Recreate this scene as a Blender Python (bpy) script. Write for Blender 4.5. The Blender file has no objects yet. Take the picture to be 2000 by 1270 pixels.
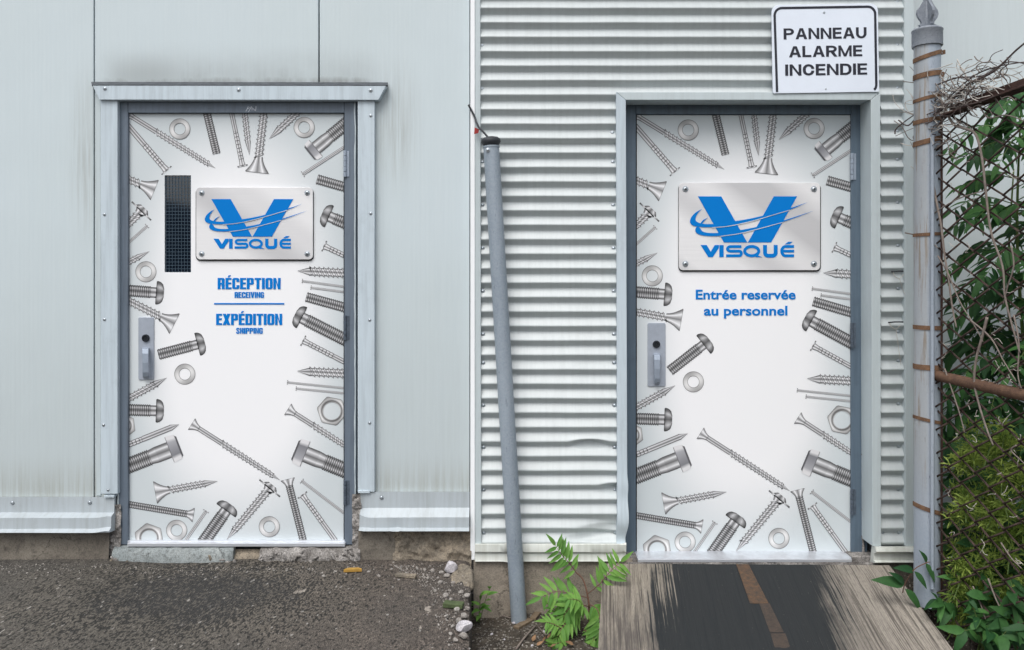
import bpy, bmesh, math, random
from mathutils import Vector, Matrix, noise
random.seed(7)
sc = bpy.context.scene
COL = sc.collection
R = math.radians

# ------------------------------------------------------------------ camera, sky, sun, exposure
S = 0.00255            # metres per photo pixel on the wall plane
D = 4.0                # camera distance to the wall
ZC = (1095 - 540) * S  # eye height (level camera)
cam_d = bpy.data.cameras.new('camera'); cam = bpy.data.objects.new('camera', cam_d); COL.objects.link(cam)
cam.location = (0, -D, ZC); cam.rotation_euler = (R(90), 0, 0)
cam_d.sensor_width = 36; cam_d.sensor_fit = 'HORIZONTAL'; cam_d.lens = 36 * D / (2000 * S)
cam_d.shift_y = -(635 - 540) / 2000; cam_d.clip_start = 0.05; cam_d.clip_end = 500
sc.camera = cam
SUN_EL, SUN_AZ = 58, 200      # high, behind the camera and a little to the left; thin overcast
w = bpy.data.worlds.new('World'); sc.world = w; w.use_nodes = True
wt = w.node_tree; bgn = wt.nodes['Background']
sky = wt.nodes.new('ShaderNodeTexSky'); sky.sky_type = 'NISHITA'; sky.sun_disc = False
sky.sun_elevation = R(SUN_EL); sky.sun_rotation = R(SUN_AZ); sky.dust_density = 4; sky.air_density = 1.0
hs = wt.nodes.new('ShaderNodeHueSaturation'); hs.inputs['Saturation'].default_value = 0.38
wt.links.new(sky.outputs[0], hs.inputs['Color']); wt.links.new(hs.outputs[0], bgn.inputs[0])
bgn.inputs[1].default_value = 0.13
sl = bpy.data.lights.new('sun', 'SUN'); sl.energy = 1.0; sl.angle = R(35); sl.color = (1, 0.985, 0.965)
so = bpy.data.objects.new('sun', sl); COL.objects.link(so)
sd = Vector((math.sin(R(SUN_AZ)) * math.cos(R(SUN_EL)), math.cos(R(SUN_AZ)) * math.cos(R(SUN_EL)), math.sin(R(SUN_EL))))
so.rotation_euler = sd.to_track_quat('Z', 'Y').to_euler(); so.location = (0, -6, 8)
vs = sc.view_settings
vs.view_transform = 'Standard'; vs.look = 'None'; vs.gamma = 1; vs.use_curve_mapping = False; vs.exposure = 0.50

# ------------------------------------------------------------------ helpers
def P(px, py, d=0.0):
    """photo pixel -> world point on the plane d metres in front of the wall"""
    k = (D - d) / D
    return Vector(((px - 1000) * S * k, -d, ZC + (540 - py) * S * k))

def lin(*c):
    if len(c) == 1: c = (c[0],) * 3
    return tuple((x / 255 / 12.92) if x / 255 <= .04045 else ((x / 255 + .055) / 1.055) ** 2.4 for x in c)

ORG = {}
def thing(name, label, cat, loc=(0, 0, 0), group=None, kind=None):
    o = bpy.data.objects.new(name, None); COL.objects.link(o); o.location = loc; o.empty_display_size = .1
    ORG[o.name] = Vector(loc); return tag(o, label, cat, group, kind)

def tag(o, label=None, cat=None, group=None, kind=None):
    if label: o['label'] = label
    if cat: o['category'] = cat
    if group: o['group'] = group
    if kind: o['kind'] = kind
    return o

class MB:
    def __init__(s): s.v = []; s.f = []; s.c = []
    def add(s, vs_, fs, cs=None):
        b = len(s.v); s.v += [tuple(x) for x in vs_]; s.f += [tuple(b + i for i in f) for f in fs]
        if cs: s.c += cs
        return s
    def box(s, a, b):
        x0, y0, z0 = (min(a[i], b[i]) for i in range(3)); x1, y1, z1 = (max(a[i], b[i]) for i in range(3))
        return s.add([(x0,y0,z0),(x1,y0,z0),(x1,y1,z0),(x0,y1,z0),(x0,y0,z1),(x1,y0,z1),(x1,y1,z1),(x0,y1,z1)],
              [(0,3,2,1),(4,5,6,7),(0,1,5,4),(1,2,6,5),(2,3,7,6),(3,0,4,7)])
    def pbox(s, x0, y0, x1, y1, d, back):
        """box whose front face covers the pixel rectangle at depth d, going back to depth 'back'"""
        a = P(x0, y1, d); b = P(x1, y0, d); return s.box((a.x, -d, a.z), (b.x, -back, b.z))
    def prism(s, poly, d, back):
        pts = [P(x, y, d) for x, y in poly]; n = len(pts)
        return s.add(pts + [Vector((p.x, -back, p.z)) for p in pts],
              [tuple(range(n)), tuple(range(2*n-1, n-1, -1))] + [(i, i+n, (i+1) % n + n, (i+1) % n) for i in range(n)])
    def tube(s, pts, r, n=8, cap=True):
        pts = [Vector(p) for p in pts]; m = len(pts)
        rs = r if isinstance(r, (list, tuple)) else [r] * m
        b = []; up = None
        for i, p in enumerate(pts):
            t = (pts[min(i+1, m-1)] - pts[max(i-1, 0)])
            if t.length < 1e-9: t = Vector((0, 0, 1))
            t.normalize()
            if up is None: up = t.orthogonal().normalized()
            up = (up - t * up.dot(t))
            up = up.normalized() if up.length > 1e-6 else t.orthogonal().normalized()
            q = t.cross(up)
            for k in range(n):
                a = 2 * math.pi * k / n
                b.append(p + (up * math.cos(a) + q * math.sin(a)) * rs[i])
        f = [(i*n+k, i*n+(k+1) % n, (i+1)*n+(k+1) % n, (i+1)*n+k) for i in range(m-1) for k in range(n)]
        if cap: f += [tuple(range(n))[::-1], tuple(range((m-1)*n, m*n))]
        return s.add(b, f)
    def grid(s, nu, nv, fn):
        return s.add([fn(i/nu, j/nv) for j in range(nv+1) for i in range(nu+1)],
              [(j*(nu+1)+i, j*(nu+1)+i+1, (j+1)*(nu+1)+i+1, (j+1)*(nu+1)+i) for j in range(nv) for i in range(nu)])
    def lathe(s, prof, c, n=16):
        """prof: (r, z) list round the vertical axis through c"""
        b = [Vector((c[0] + r*math.cos(2*math.pi*k/n), c[1] + r*math.sin(2*math.pi*k/n), c[2] + z)) for r, z in prof for k in range(n)]
        m = len(prof)
        f = [(i*n+k, i*n+(k+1) % n, (i+1)*n+(k+1) % n, (i+1)*n+k) for i in range(m-1) for k in range(n)]
        f += [tuple(range(n))[::-1], tuple(range((m-1)*n, m*n))]
        return s.add(b, f)
    def mesh(s, name, mat, org=(0, 0, 0), smooth=False, bevel=0, recalc=True):
        o = Vector(org)
        me = bpy.data.meshes.new(name)
        me.from_pydata([Vector(v) - o for v in s.v], [], s.f)
        if s.c:
            at = me.color_attributes.new('Col', 'FLOAT_COLOR', 'POINT')
            for i, c in enumerate(s.c): at.data[i].color = (c[0], c[1], c[2], 1)
        if recalc or bevel:
            bm = bmesh.new(); bm.from_mesh(me)
            if bevel:
                es = [e for e in bm.edges if len(e.link_faces) == 2 and e.calc_face_angle(0) > .5]
                bmesh.ops.bevel(bm, geom=es, offset=bevel, segments=2, affect='EDGES', profile=.5, clamp_overlap=True)
            if recalc: bmesh.ops.recalc_face_normals(bm, faces=bm.faces)
            bm.to_mesh(me); bm.free()
        if smooth:
            for p in me.polygons: p.use_smooth = True
            if smooth == 'auto': me.set_sharp_from_angle(angle=R(40))
        me.materials.append(mat); return me
    def build(s, name, mat, parent=None, loc=(0, 0, 0), label=None, kind=None, **kw):
        org = ORG[parent.name] if parent else Vector(loc)
        o = bpy.data.objects.new(name, s.mesh(name, mat, org, **kw)); COL.objects.link(o)
        if parent: o.parent = parent; ORG[o.name] = org
        else: o.location = loc; ORG[o.name] = org
        return tag(o, label, None, None, kind)

def inst(name, me, parent, mtx):
    """linked copy of a mesh as a child of parent at the world matrix mtx"""
    o = bpy.data.objects.new(name, me); COL.objects.link(o)
    if parent:
        o.parent = parent; mtx = Matrix.Translation(-ORG[parent.name]) @ mtx
    o.matrix_basis = mtx; return o

def curve(pts, n=6):
    pts = [Vector(p) for p in pts]; out = []
    for i in range(len(pts)-1):
        p0 = pts[max(i-1, 0)]; p1 = pts[i]; p2 = pts[i+1]; p3 = pts[min(i+2, len(pts)-1)]
        for k in range(n):
            t = k / n
            out.append(.5*((2*p1) + (p2-p0)*t + (2*p0-5*p1+4*p2-p3)*t*t + (3*p1-p0-3*p2+p3)*t**3))
    return out + [pts[-1]]

# ------------------------------------------------------------------ node helper
class NT:
    def __init__(s, name):
        s.m = bpy.data.materials.new(name); s.m.use_nodes = True; s.t = s.m.node_tree
        s.b = s.t.nodes['Principled BSDF']; s._pos = None
    def n(s, typ, **kw):
        x = s.t.nodes.new(typ)
        for k, v in kw.items(): setattr(x, k, v)
        return x
    def put(s, sock, v):
        if hasattr(v, 'is_output'): s.t.links.new(v, sock)
        elif isinstance(v, (tuple, list)): sock.default_value = tuple(v) + ((1,) if len(v) == 3 and sock.type == 'RGBA' else ())
        else: sock.default_value = v
    def pos(s):
        if not s._pos: s._pos = s.n('ShaderNodeNewGeometry').outputs['Position']
        return s._pos
    def obj(s): return s.n('ShaderNodeTexCoord').outputs['Object']
    def map(s, vec, scale=(1, 1, 1), loc=(0, 0, 0), rot=(0, 0, 0)):
        x = s.n('ShaderNodeMapping'); s.put(x.inputs[0], vec); x.inputs['Scale'].default_value = scale
        x.inputs['Location'].default_value = loc; x.inputs['Rotation'].default_value = rot; return x.outputs[0]
    def noise(s, vec, scale, detail=4, rough=.6, dist=0, col=False):
        x = s.n('ShaderNodeTexNoise'); s.put(x.inputs['Vector'], vec); x.inputs['Scale'].default_value = scale
        x.inputs['Detail'].default_value = detail; x.inputs['Roughness'].default_value = rough; x.inputs['Distortion'].default_value = dist
        return x.outputs['Color' if col else 'Fac']
    def voro(s, vec, scale, feature='F1', out='Distance'):
        x = s.n('ShaderNodeTexVoronoi', feature=feature); s.put(x.inputs['Vector'], vec); x.inputs['Scale'].default_value = scale
        return x.outputs[out]
    def ramp(s, fac, stops, interp='LINEAR'):
        x = s.n('ShaderNodeValToRGB'); s.put(x.inputs[0], fac); e = x.color_ramp; e.interpolation = interp
        while len(e.elements) < len(stops): e.elements.new(.5)
        for el, (p, c) in zip(e.elements, stops):
            el.position = p; el.color = (c, c, c, 1) if not isinstance(c, (tuple, list)) else tuple(c)[:3] + (1,)
        return x.outputs[0]
    def math(s, op, a, b=0, c=0, clamp=False):
        x = s.n('ShaderNodeMath', operation=op, use_clamp=clamp)
        s.put(x.inputs[0], a); s.put(x.inputs[1], b); s.put(x.inputs[2], c); return x.outputs[0]
    def mix(s, f, a, b, mode='MIX'):
        x = s.n('ShaderNodeMix', data_type='RGBA', blend_type=mode)
        s.put(x.inputs[0], f); s.put(x.inputs[6], a); s.put(x.inputs[7], b); return x.outputs[2]
    def smooth(s, v, a, b):
        x = s.n('ShaderNodeMapRange', interpolation_type='SMOOTHSTEP'); s.put(x.inputs[0], v)
        x.inputs[1].default_value = a; x.inputs[2].default_value = b; return x.outputs[0]
    def sep(s, v):
        x = s.n('ShaderNodeSeparateXYZ'); s.put(x.inputs[0], v); return x.outputs
    def bump(s, h, strength=.3, dist=.01, prev=None):
        x = s.n('ShaderNodeBump'); s.put(x.inputs['Height'], h); x.inputs['Strength'].default_value = strength
        x.inputs['Distance'].default_value = dist
        if prev is not None: s.put(x.inputs['Normal'], prev)
        return x.outputs[0]
    def blob(s, px, py, d, rx, rz, soft=.6):
        """soft elliptical mask round a photo point (in world x / z)"""
        c = P(px, py, d); xyz = s.sep(s.pos())
        a = s.math('DIVIDE', s.math('SUBTRACT', xyz[0], c.x), rx); b = s.math('DIVIDE', s.math('SUBTRACT', xyz[2], c.z), rz)
        r = s.math('SQRT', s.math('ADD', s.math('MULTIPLY', a, a), s.math('MULTIPLY', b, b)))
        return s.smooth(r, 1.0, 1.0 - soft)
    def out(s, color=None, rough=.5, metal=0, normal=None, spec=.5):
        if color is not None: s.put(s.b.inputs['Base Color'], color)
        s.put(s.b.inputs['Roughness'], rough); s.put(s.b.inputs['Metallic'], metal)
        s.put(s.b.inputs['Specular IOR Level'], spec)
        if normal is not None: s.put(s.b.inputs['Normal'], normal)
        return s.m

def plain(name, c, rough=.5, metal=0, var=.12, vs_=14, stretch=(1, 1, 1), bump=.0, bs=120, spec=.4, c2=None, obj=False):
    t = NT(name); p = t.obj() if obj else t.pos(); q = t.map(p, stretch)
    n = t.noise(q, vs_, 5, .65); hi = c2 if c2 else tuple(min(1, x*(1+var)) for x in c); lo = tuple(x*(1-var) for x in c) if not c2 else c
    col = t.ramp(n, [(.3, lo), (.7, hi)])
    nm = t.bump(t.noise(q, bs, 4), bump, .004) if bump else None
    return t.out(col, rough, metal, nm, spec)

# ------------------------------------------------------------------ materials
def m_panel():
    t = NT('smooth panel'); p = t.pos(); x, y, z = t.sep(p)
    base = lin(200, 212, 217)
    st = t.noise(t.map(p, (30, 1, .9)), 2.0, 5, .7)                       # long vertical streaks
    st2 = t.noise(t.map(p, (90, 1, 1.6)), 1.2, 4, .6)
    big = t.noise(p, .8, 3)
    c = t.mix(t.ramp(big, [(.3, 0), (.7, .5)]), base, lin(193, 205, 206))
    c = t.mix(t.math('MULTIPLY', t.ramp(st2, [(.35, 0), (.75, 1)]), .14), c, lin(222, 230, 230))
    # dirt that has settled above the door cap and streaks at its ends
    cap_z = P(0, 160).z; up = t.math('SUBTRACT', z, cap_z)
    inx = t.math('MULTIPLY', t.smooth(x, P(176, 0).x, P(235, 0).x), t.smooth(x, P(765, 0).x, P(690, 0).x))
    band = t.smooth(up, .22, -.01); thin = t.smooth(up, .05, 0)
    blot = t.ramp(t.noise(t.map(p, (1.6, 1, 2)), 3.2, 4, .55), [(.2, .25), (.75, .9)])
    d1 = t.math('MULTIPLY', t.math('MULTIPLY', band, blot), t.math('ADD', .35, t.math('MULTIPLY', st, .75)))
    d2 = t.math('MULTIPLY', thin, t.ramp(t.noise(t.map(p, (3, 1, 1)), 4, 5, .7), [(.3, .25), (.7, 1)]))
    left = t.blob(285, 150, 0, .45, .17, .95)
    m = t.math('MULTIPLY', t.math('MAXIMUM', t.math('MAXIMUM', t.math('MULTIPLY', d1, .65), t.math('MULTIPLY', d2, .75)), t.math('MULTIPLY', left, .40)), inx)
    c = t.mix(m, c, lin(112, 112, 108))
    # streaks running down beside the cap ends and general weathering low down
    s1 = t.math('MULTIPLY', t.blob(772, 240, 0, .17, .42, .9), t.ramp(st, [(.4, .1), (.62, 1)]))
    s2 = t.math('MULTIPLY', t.blob(170, 300, 0, .12, .55, .9), t.ramp(st, [(.4, .1), (.62, 1)]))
    c = t.mix(t.math('MULTIPLY', t.math('ADD', s1, s2), .5), c, lin(150, 152, 146))
    low = t.math('MULTIPLY', t.smooth(z, 1.9, .3), t.math('ADD', .2, t.math('MULTIPLY', st, .35)))
    c = t.mix(low, c, lin(168, 175, 174))
    foot = t.math('MULTIPLY', t.smooth(z, .55, .33), t.ramp(st, [(.35, .1), (.7, .6)]))
    c = t.mix(foot, c, lin(150, 150, 138))
    rib = t.n('ShaderNodeTexWave', wave_type='BANDS', bands_direction='X'); t.put(rib.inputs['Vector'], p)
    rib.inputs['Scale'].default_value = 14; rib.inputs['Distortion'].default_value = .3; rib.inputs['Detail'].default_value = 1
    nm = t.bump(rib.outputs['Fac'], .10, .003); nm = t.bump(t.noise(p, 2.2, 2), .12, .03, nm)
    return t.out(c, .42, 0, nm, .35)

def m_painted(name, base, dirt, rough=.38, amt=.35, seed=0, bump=.08):
    t = NT(name); p = t.map(t.pos(), loc=(seed, 0, seed*.7))
    a = t.noise(t.map(p, (22, 6, 1.2)), 2, 5, .7); b = t.noise(p, 9, 6, .7); c0 = t.noise(p, 70, 4, .7)
    f = t.math('MULTIPLY', t.ramp(a, [(.42, 0), (.72, 1)]), amt)
    c = t.mix(f, base, dirt)
    c = t.mix(t.math('MULTIPLY', t.ramp(b, [(.55, 0), (.75, 1)]), amt*.6), c, dirt)
    c = t.mix(t.ramp(c0, [(.70, 0), (.76, .35)]), c, tuple(x*.45 for x in dirt))
    nm = t.bump(t.noise(p, 5, 3), bump, .02); nm = t.bump(c0, .05, .002, nm)
    return t.out(c, rough, 0, nm, .4)

def m_concrete(name, a, b, dark, scale=1.0, rough=.92):
    t = NT(name); p = t.pos()
    n1 = t.noise(p, 4*scale, 6, .7); n2 = t.noise(p, 24*scale, 6, .75); n3 = t.noise(p, 160, 4, .7)
    c = t.mix(t.ramp(n1, [(.35, 0), (.65, 1)]), a, b)
    c = t.mix(t.ramp(n2, [(.50, 0), (.68, .75)]), c, dark)
    c = t.mix(t.ramp(n3, [(.35, .45), (.55, 0)]), c, tuple(x*.5 for x in dark))
    wv = t.n('ShaderNodeVectorMath', operation='MULTIPLY_ADD'); t.put(wv.inputs[0], t.noise(p, 9, 5, .7, 0, True)); wv.inputs[1].default_value = (.22, .22, .22); t.put(wv.inputs[2], p)
    cr = t.voro(wv.outputs[0], 2.6, 'DISTANCE_TO_EDGE')
    crv = t.math('MULTIPLY', t.ramp(cr, [(.0, 1), (.012, 0)]), t.ramp(n1, [(.5, 0), (.55, .8)]))
    c = t.mix(crv, c, tuple(x*.25 for x in dark))
    nm = t.bump(n2, .5, .012); nm = t.bump(n3, .5, .004, nm)
    return t.out(c, rough, 0, nm, .2)

def m_asphalt():
    t = NT('asphalt'); p = t.pos(); x, y, z = t.sep(p)
    q = t.map(p, (1, .5, 1))
    base = t.mix(t.ramp(t.noise(p, 2.2, 5, .65), [(.35, 0), (.65, 1)]), t.mix(t.smooth(x, -1.4, -.5), lin(94, 91, 86), lin(104, 95, 88)), t.mix(t.smooth(x, -1.4, -.5), lin(112, 107, 100), lin(122, 112, 103)))
    vd = t.voro(q, 120, 'F1'); vcol = t.sep(t.voro(q, 120, 'F1', 'Color'))
    stone = t.ramp(vcol[0], [(.0, .55), (.6, .95), (.9, 1.2), (1, 1.5)])
    c = t.mix(1.0, base, stone, 'MULTIPLY')
    c = t.mix(t.ramp(t.noise(p, 1.3, 4, .6), [(.42, .0), (.62, .5)]), c, lin(70, 70, 68))
    fine = t.noise(q, 260, 3, .7)
    c = t.mix(t.ramp(fine, [(.40, .75), (.52, 0)]), c, lin(48, 46, 43))
    c = t.mix(t.ramp(fine, [(.58, 0), (.68, .5)]), c, lin(150, 144, 136))
    pit = t.noise(q, 95, 3, .6)
    c0 = P(370, 1178); cy = -.46
    a = t.math('DIVIDE', t.math('SUBTRACT', x, c0.x*.88), .70); b = t.math('DIVIDE', t.math('SUBTRACT', y, cy), .52)
    r = t.math('SQRT', t.math('ADD', t.math('MULTIPLY', a, a), t.math('MULTIPLY', b, b)))
    r = t.math('ADD', r, t.math('MULTIPLY', t.math('SUBTRACT', t.noise(p, 5, 5, .7), .5), 1.3))
    oil = t.smooth(r, 1.6, .15)
    c = t.mix(t.math('MULTIPLY', oil, .45), c, lin(122, 114, 101))
    thr = t.math('SUBTRACT', .595, t.math('MULTIPLY', oil, .155))
    pm = t.smooth(t.math('SUBTRACT', pit, thr), -.012, .035)
    c = t.mix(t.math('MULTIPLY', pm, .92), c, lin(36, 35, 33))
    c = t.mix(t.math('MULTIPLY', t.smooth(oil, .68, 1), .42), c, lin(50, 50, 51))
    c = t.mix(.16, c, lin(40, 40, 39))
    bl = t.noise(t.map(p, (1, .6, 1), (2.2, .4, 0)), 10, 5, .7)
    wht = t.math('MULTIPLY', t.ramp(bl, [(.655, 0), (.68, .75)]), t.smooth(x, P(540, 0).x*.9, P(610, 0).x*.9))
    c = t.mix(wht, c, lin(168, 160, 150))
    c = t.mix(t.ramp(vcol[1], [(.991, 0), (.995, .6)]), c, lin(176, 172, 166))
    nm = t.bump(vd, .8, .006); nm = t.bump(pit, .8, -.007, nm); nm = t.bump(fine, .6, .003, nm)
    return t.out(c, t.math('SUBTRACT', .92, t.math('MULTIPLY', oil, .25)), 0, nm, .3)

def m_soil():
    t = NT('soil'); p = t.pos()
    n = t.noise(p, 12, 6, .75); v = t.sep(t.voro(p, 120, 'F1', 'Color'))
    c = t.mix(t.ramp(n, [(.35, 0), (.65, 1)]), lin(66, 62, 58), lin(104, 96, 86))
    c = t.mix(t.ramp(v[0], [(.86, 0), (.93, .75)]), c, lin(170, 165, 155))
    c = t.mix(t.ramp(v[1], [(.0, .6), (.3, 0)]), c, lin(36, 34, 32))
    nm = t.bump(t.noise(p, 130, 5, .8), .8, .015)
    return t.out(c, .95, 0, nm, .15)

def m_deck():
    """weathered plywood, a black coating worn off along the grain; object x = across, y = along (0 at the door)"""
    t = NT('weathered plywood'); o = t.obj(); x, y, z = t.sep(o)
    wob = t.math('ADD', t.math('MULTIPLY', y, -.12), t.math('MULTIPLY', t.math('SUBTRACT', t.noise(t.map(o, (3.0, 1.5, 1)), 1.5, 2), .5), .014))
    q = t.n('ShaderNodeCombineXYZ'); t.put(q.inputs[0], t.math('ADD', x, wob)); t.put(q.inputs[1], y); q = q.outputs[0]
    g1 = t.noise(t.map(q, (88, 1.3, 1)), 1.0, 3, .6); g2 = t.noise(t.map(q, (185, 2.2, 1)), 1.0, 3, .6); g3 = t.noise(t.map(q, (14, .6, 1)), 1.0, 4, .6)
    pale = t.mix(t.smooth(x, .35, 1.1), lin(152, 144, 131), lin(157, 150, 140))
    c = t.mix(t.ramp(g3, [(.38, 0), (.66, .45)]), pale, lin(126, 119, 110))
    c = t.mix(t.ramp(g1, [(.38, .35), (.44, 0)]), c, lin(180, 172, 159))
    c = t.mix(t.ramp(g2, [(.53, 0), (.57, .6)]), c, lin(84, 78, 72))
    c = t.mix(t.ramp(g1, [(.56, 0), (.59, .72)]), c, lin(68, 63, 59))
    fg = t.noise(t.map(q, (260, 30, 1)), 1.0, 2, .6); c = t.mix(t.ramp(fg, [(.5, 0), (.62, .4)]), c, lin(90, 85, 80))
    gl = t.math('MULTIPLY', t.smooth(y, -.10, -.60), t.smooth(x, .5, .02))
    c = t.mix(t.math('MULTIPLY', gl, t.ramp(t.noise(t.map(q, (26, 3, 1)), 1.0, 4), [(.4, .2), (.6, .85)])), c, lin(78, 74, 72))
    # knots
    kn = t.voro(t.map(o, (3.2, 1.5, 1)), 2.3, 'F1'); c = t.mix(t.ramp(kn, [(.03, .8), (.085, 0)]), c, lin(70, 58, 50))
    # black coat: between two ragged borders
    rag = t.math('ADD', t.math('MULTIPLY', t.math('SUBTRACT', g1, .5), .34), t.math('MULTIPLY', t.math('SUBTRACT', g2, .5), .24))
    rag2 = t.math('MULTIPLY', t.math('SUBTRACT', t.noise(t.map(o, (7, 2.2, 1)), 1.0, 5, .7), .5), .26)
    xx = t.math('ADD', t.math('ADD', x, rag), rag2)
    soft = t.math('MULTIPLY', t.smooth(x, .0, .45), t.smooth(t.math('SUBTRACT', x, t.math('MULTIPLY', y, .2)), 1.40, .95)); c = t.mix(t.math('MULTIPLY', soft, .55), c, lin(78, 76, 73))
    la = t.math('ADD', .29, t.math('MULTIPLY', y, .27)); rb = t.math('ADD', 1.10, t.math('MULTIPLY', y, .27))
    m = t.math('MULTIPLY', t.smooth(t.math('SUBTRACT', xx, la), -.03, .05), t.smooth(t.math('SUBTRACT', rb, xx), -.03, .05))
    blk = t.mix(t.ramp(g2, [(.4, 0), (.7, .5)]), lin(36, 40, 43), lin(50, 53, 54))
    spk = t.noise(o, 90, 3, .6); m = t.math('MULTIPLY', m, t.ramp(spk, [(.70, 1), (.74, .35)]))
    c = t.mix(t.math('MULTIPLY', m, .96), c, blk)
    nm = t.bump(g1, .6, -.006); nm = t.bump(g2, .35, -.003, nm)
    return t.out(c, .85, 0, nm, .2)

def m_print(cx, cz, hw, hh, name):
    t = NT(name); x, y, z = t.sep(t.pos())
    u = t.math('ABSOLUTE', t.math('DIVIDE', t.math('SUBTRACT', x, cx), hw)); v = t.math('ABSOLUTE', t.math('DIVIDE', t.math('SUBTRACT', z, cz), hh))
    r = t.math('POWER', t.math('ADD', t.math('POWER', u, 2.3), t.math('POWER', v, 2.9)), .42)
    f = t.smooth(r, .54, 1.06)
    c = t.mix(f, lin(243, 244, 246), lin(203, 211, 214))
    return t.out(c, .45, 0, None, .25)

def m_vcol(name, rough=.5, spec=.25):
    t = NT(name); a = t.n('ShaderNodeAttribute', attribute_name='Col'); return t.out(a.outputs['Color'], rough, 0, None, spec)

def m_plate():
    t = NT('brushed plate'); x, y, z = t.sep(t.pos())
    k = t.math('ADD', t.math('MULTIPLY', x, 5.2), t.math('MULTIPLY', z, 6.8))
    s_ = t.n('ShaderNodeCombineXYZ'); t.put(s_.inputs[0], k)
    n = t.noise(s_.outputs[0], .55, 0, .5)
    br = t.noise(t.map(t.pos(), (4, 1, 500)), 1, 2)
    c = t.mix(t.ramp(n, [(.36, 0), (.60, 1)]), lin(200, 200, 202), lin(236, 236, 237))
    c = t.mix(t.ramp(br, [(.4, 0), (.7, .12)]), c, lin(175, 176, 178))
    return t.out(c, .4, .12, None, .5)

def m_galv(name='galvanised steel', a=lin(150, 162, 173), b=lin(130, 142, 154), rust=0.0, obj=False):
    t = NT(name); p = t.pos(); x, y, z = t.sep(p)
    v = t.sep(t.voro(p, 130, 'F1', 'Color')); n = t.noise(t.map(p, (60, 60, 3)), 1, 5, .7); big = t.noise(t.map(p, (6, 6, 1.5)), 1, 4)
    c = t.mix(t.ramp(big, [(.35, 0), (.65, 1)]), a, b)
    c = t.mix(t.math('MULTIPLY', v[0], .22), c, lin(178, 186, 192))
    c = t.mix(t.ramp(t.noise(t.map(p, (140, 140, 18)), 1, 4, .7), [(.62, 0), (.72, .7)]), c, lin(70, 76, 84))
    if rust:
        side = t.smooth(x, P(1806, 0, .36).x, P(1797, 0, .36).x)
        st = t.math('MULTIPLY', t.ramp(n, [(.52, 0), (.62, 1)]), t.math('MULTIPLY', side, t.smooth(z, .25, .9)))
        c = t.mix(t.math('MULTIPLY', side, t.math('MULTIPLY', t.smooth(z, .2, .7), .40)), c, lin(164, 162, 154))
        c = t.mix(t.math('MULTIPLY', st, rust), c, lin(130, 112, 88))
    nm = t.bump(t.noise(p, 60, 4), .08, .004)
    return t.out(c, .5, .1, nm, .45)

def m_rust(name, a, b, c_):
    t = NT(name); p = t.pos(); n = t.noise(p, 40, 6, .75); n2 = t.noise(p, 200, 4, .7)
    c = t.mix(t.ramp(n, [(.35, 0), (.6, 1)]), a, b); c = t.mix(t.ramp(n2, [(.55, 0), (.7, .7)]), c, c_)
    return t.out(c, .85, .1, t.bump(n2, .4, .003), .25)

def m_leaf(name, a, b, trans=.25, obj=True):
    t = NT(name); oi = t.n('ShaderNodeObjectInfo'); rnd = oi.outputs['Random']
    if not obj:
        at = t.n('ShaderNodeAttribute', attribute_name='Col'); rnd = t.sep(at.outputs['Vector'])[0]
    c = t.mix(rnd, a, b); n = t.noise(t.pos(), 60, 3); c = t.mix(t.ramp(n, [(.35, .3), (.65, 0)]), c, tuple(x*.6 for x in a))
    t.out(c, .55, 0, None, .22)
    tr = t.n('ShaderNodeBsdfTranslucent'); t.put(tr.inputs['Color'], c)
    mx = t.n('ShaderNodeMixShader'); mx.inputs[0].default_value = trans
    t.t.links.new(t.b.outputs[0], mx.inputs[1]); t.t.links.new(tr.outputs[0], mx.inputs[2])
    t.t.links.new(mx.outputs[0], t.t.nodes['Material Output'].inputs['Surface']); return t.m

M = {}
M['panel'] = m_panel()
M['trim'] = m_painted('pale blue trim paint', lin(196, 209, 217), lin(150, 160, 166), .36, .42, 1)
M['trim2'] = m_painted('grey white trim paint', lin(192, 203, 206), lin(160, 168, 168), .38, .3, 4)
M['flash'] = m_painted('flashing paint', lin(178, 187, 192), lin(140, 144, 142), .36, .4, 9)
M['cream'] = m_painted('cream flashing paint', lin(206, 210, 204), lin(160, 160, 148), .4, .4, 12)
M['corr'] = m_painted('corrugated sheet paint', lin(192, 199, 200), lin(155, 162, 163), .34, .26, 3, .03)
M['joint'] = plain('white divider strip', lin(244, 247, 249), .6, 0, .02)
M['hem'] = plain('dirty hem', lin(72, 77, 82), .7, 0, .3, 30)
M['steel'] = m_painted('blue grey door paint', lin(106, 118, 131), lin(74, 82, 92), .42, .5, 6)
M['steel2'] = m_painted('blue grey door paint darker', lin(92, 108, 122), lin(66, 78, 90), .42, .5, 16)
M['dark'] = plain('dark void', lin(24, 27, 31), .8)
M['core'] = plain('wall core', lin(60, 64, 66), .9)
M['conc_l'] = m_concrete('foundation concrete brown', lin(108, 102, 94), lin(130, 124, 114), lin(78, 74, 69))
M['conc_r'] = m_concrete('foundation concrete tan', lin(140, 131, 119), lin(160, 151, 138), lin(112, 105, 97), .7)
M['rubble'] = m_concrete('broken concrete', lin(118, 112, 102), lin(166, 154, 136), lin(66, 62, 57), 2.2)
M['sill'] = m_concrete('painted sill concrete', lin(138, 146, 147), lin(160, 166, 165), lin(84, 86, 85), 2.0)
M['mortar'] = m_concrete('crumbled mortar', lin(118, 114, 110), lin(182, 178, 174), lin(48, 46, 44), 4)
M['asphalt'] = m_asphalt(); M['soil'] = m_soil(); M['deck'] = m_deck()
M['alu'] = plain('aluminium', lin(214, 218, 224), .38, .55, .12, 20, (1, 1, 40), .05)
M['screw'] = plain('zinc screw head', lin(178, 186, 192), .35, .7, .15, 60)
M['plate'] = m_plate()
M['blue'] = plain('blue vinyl', lin(0, 121, 205), .7, 0, .02, spec=.12)
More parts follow.
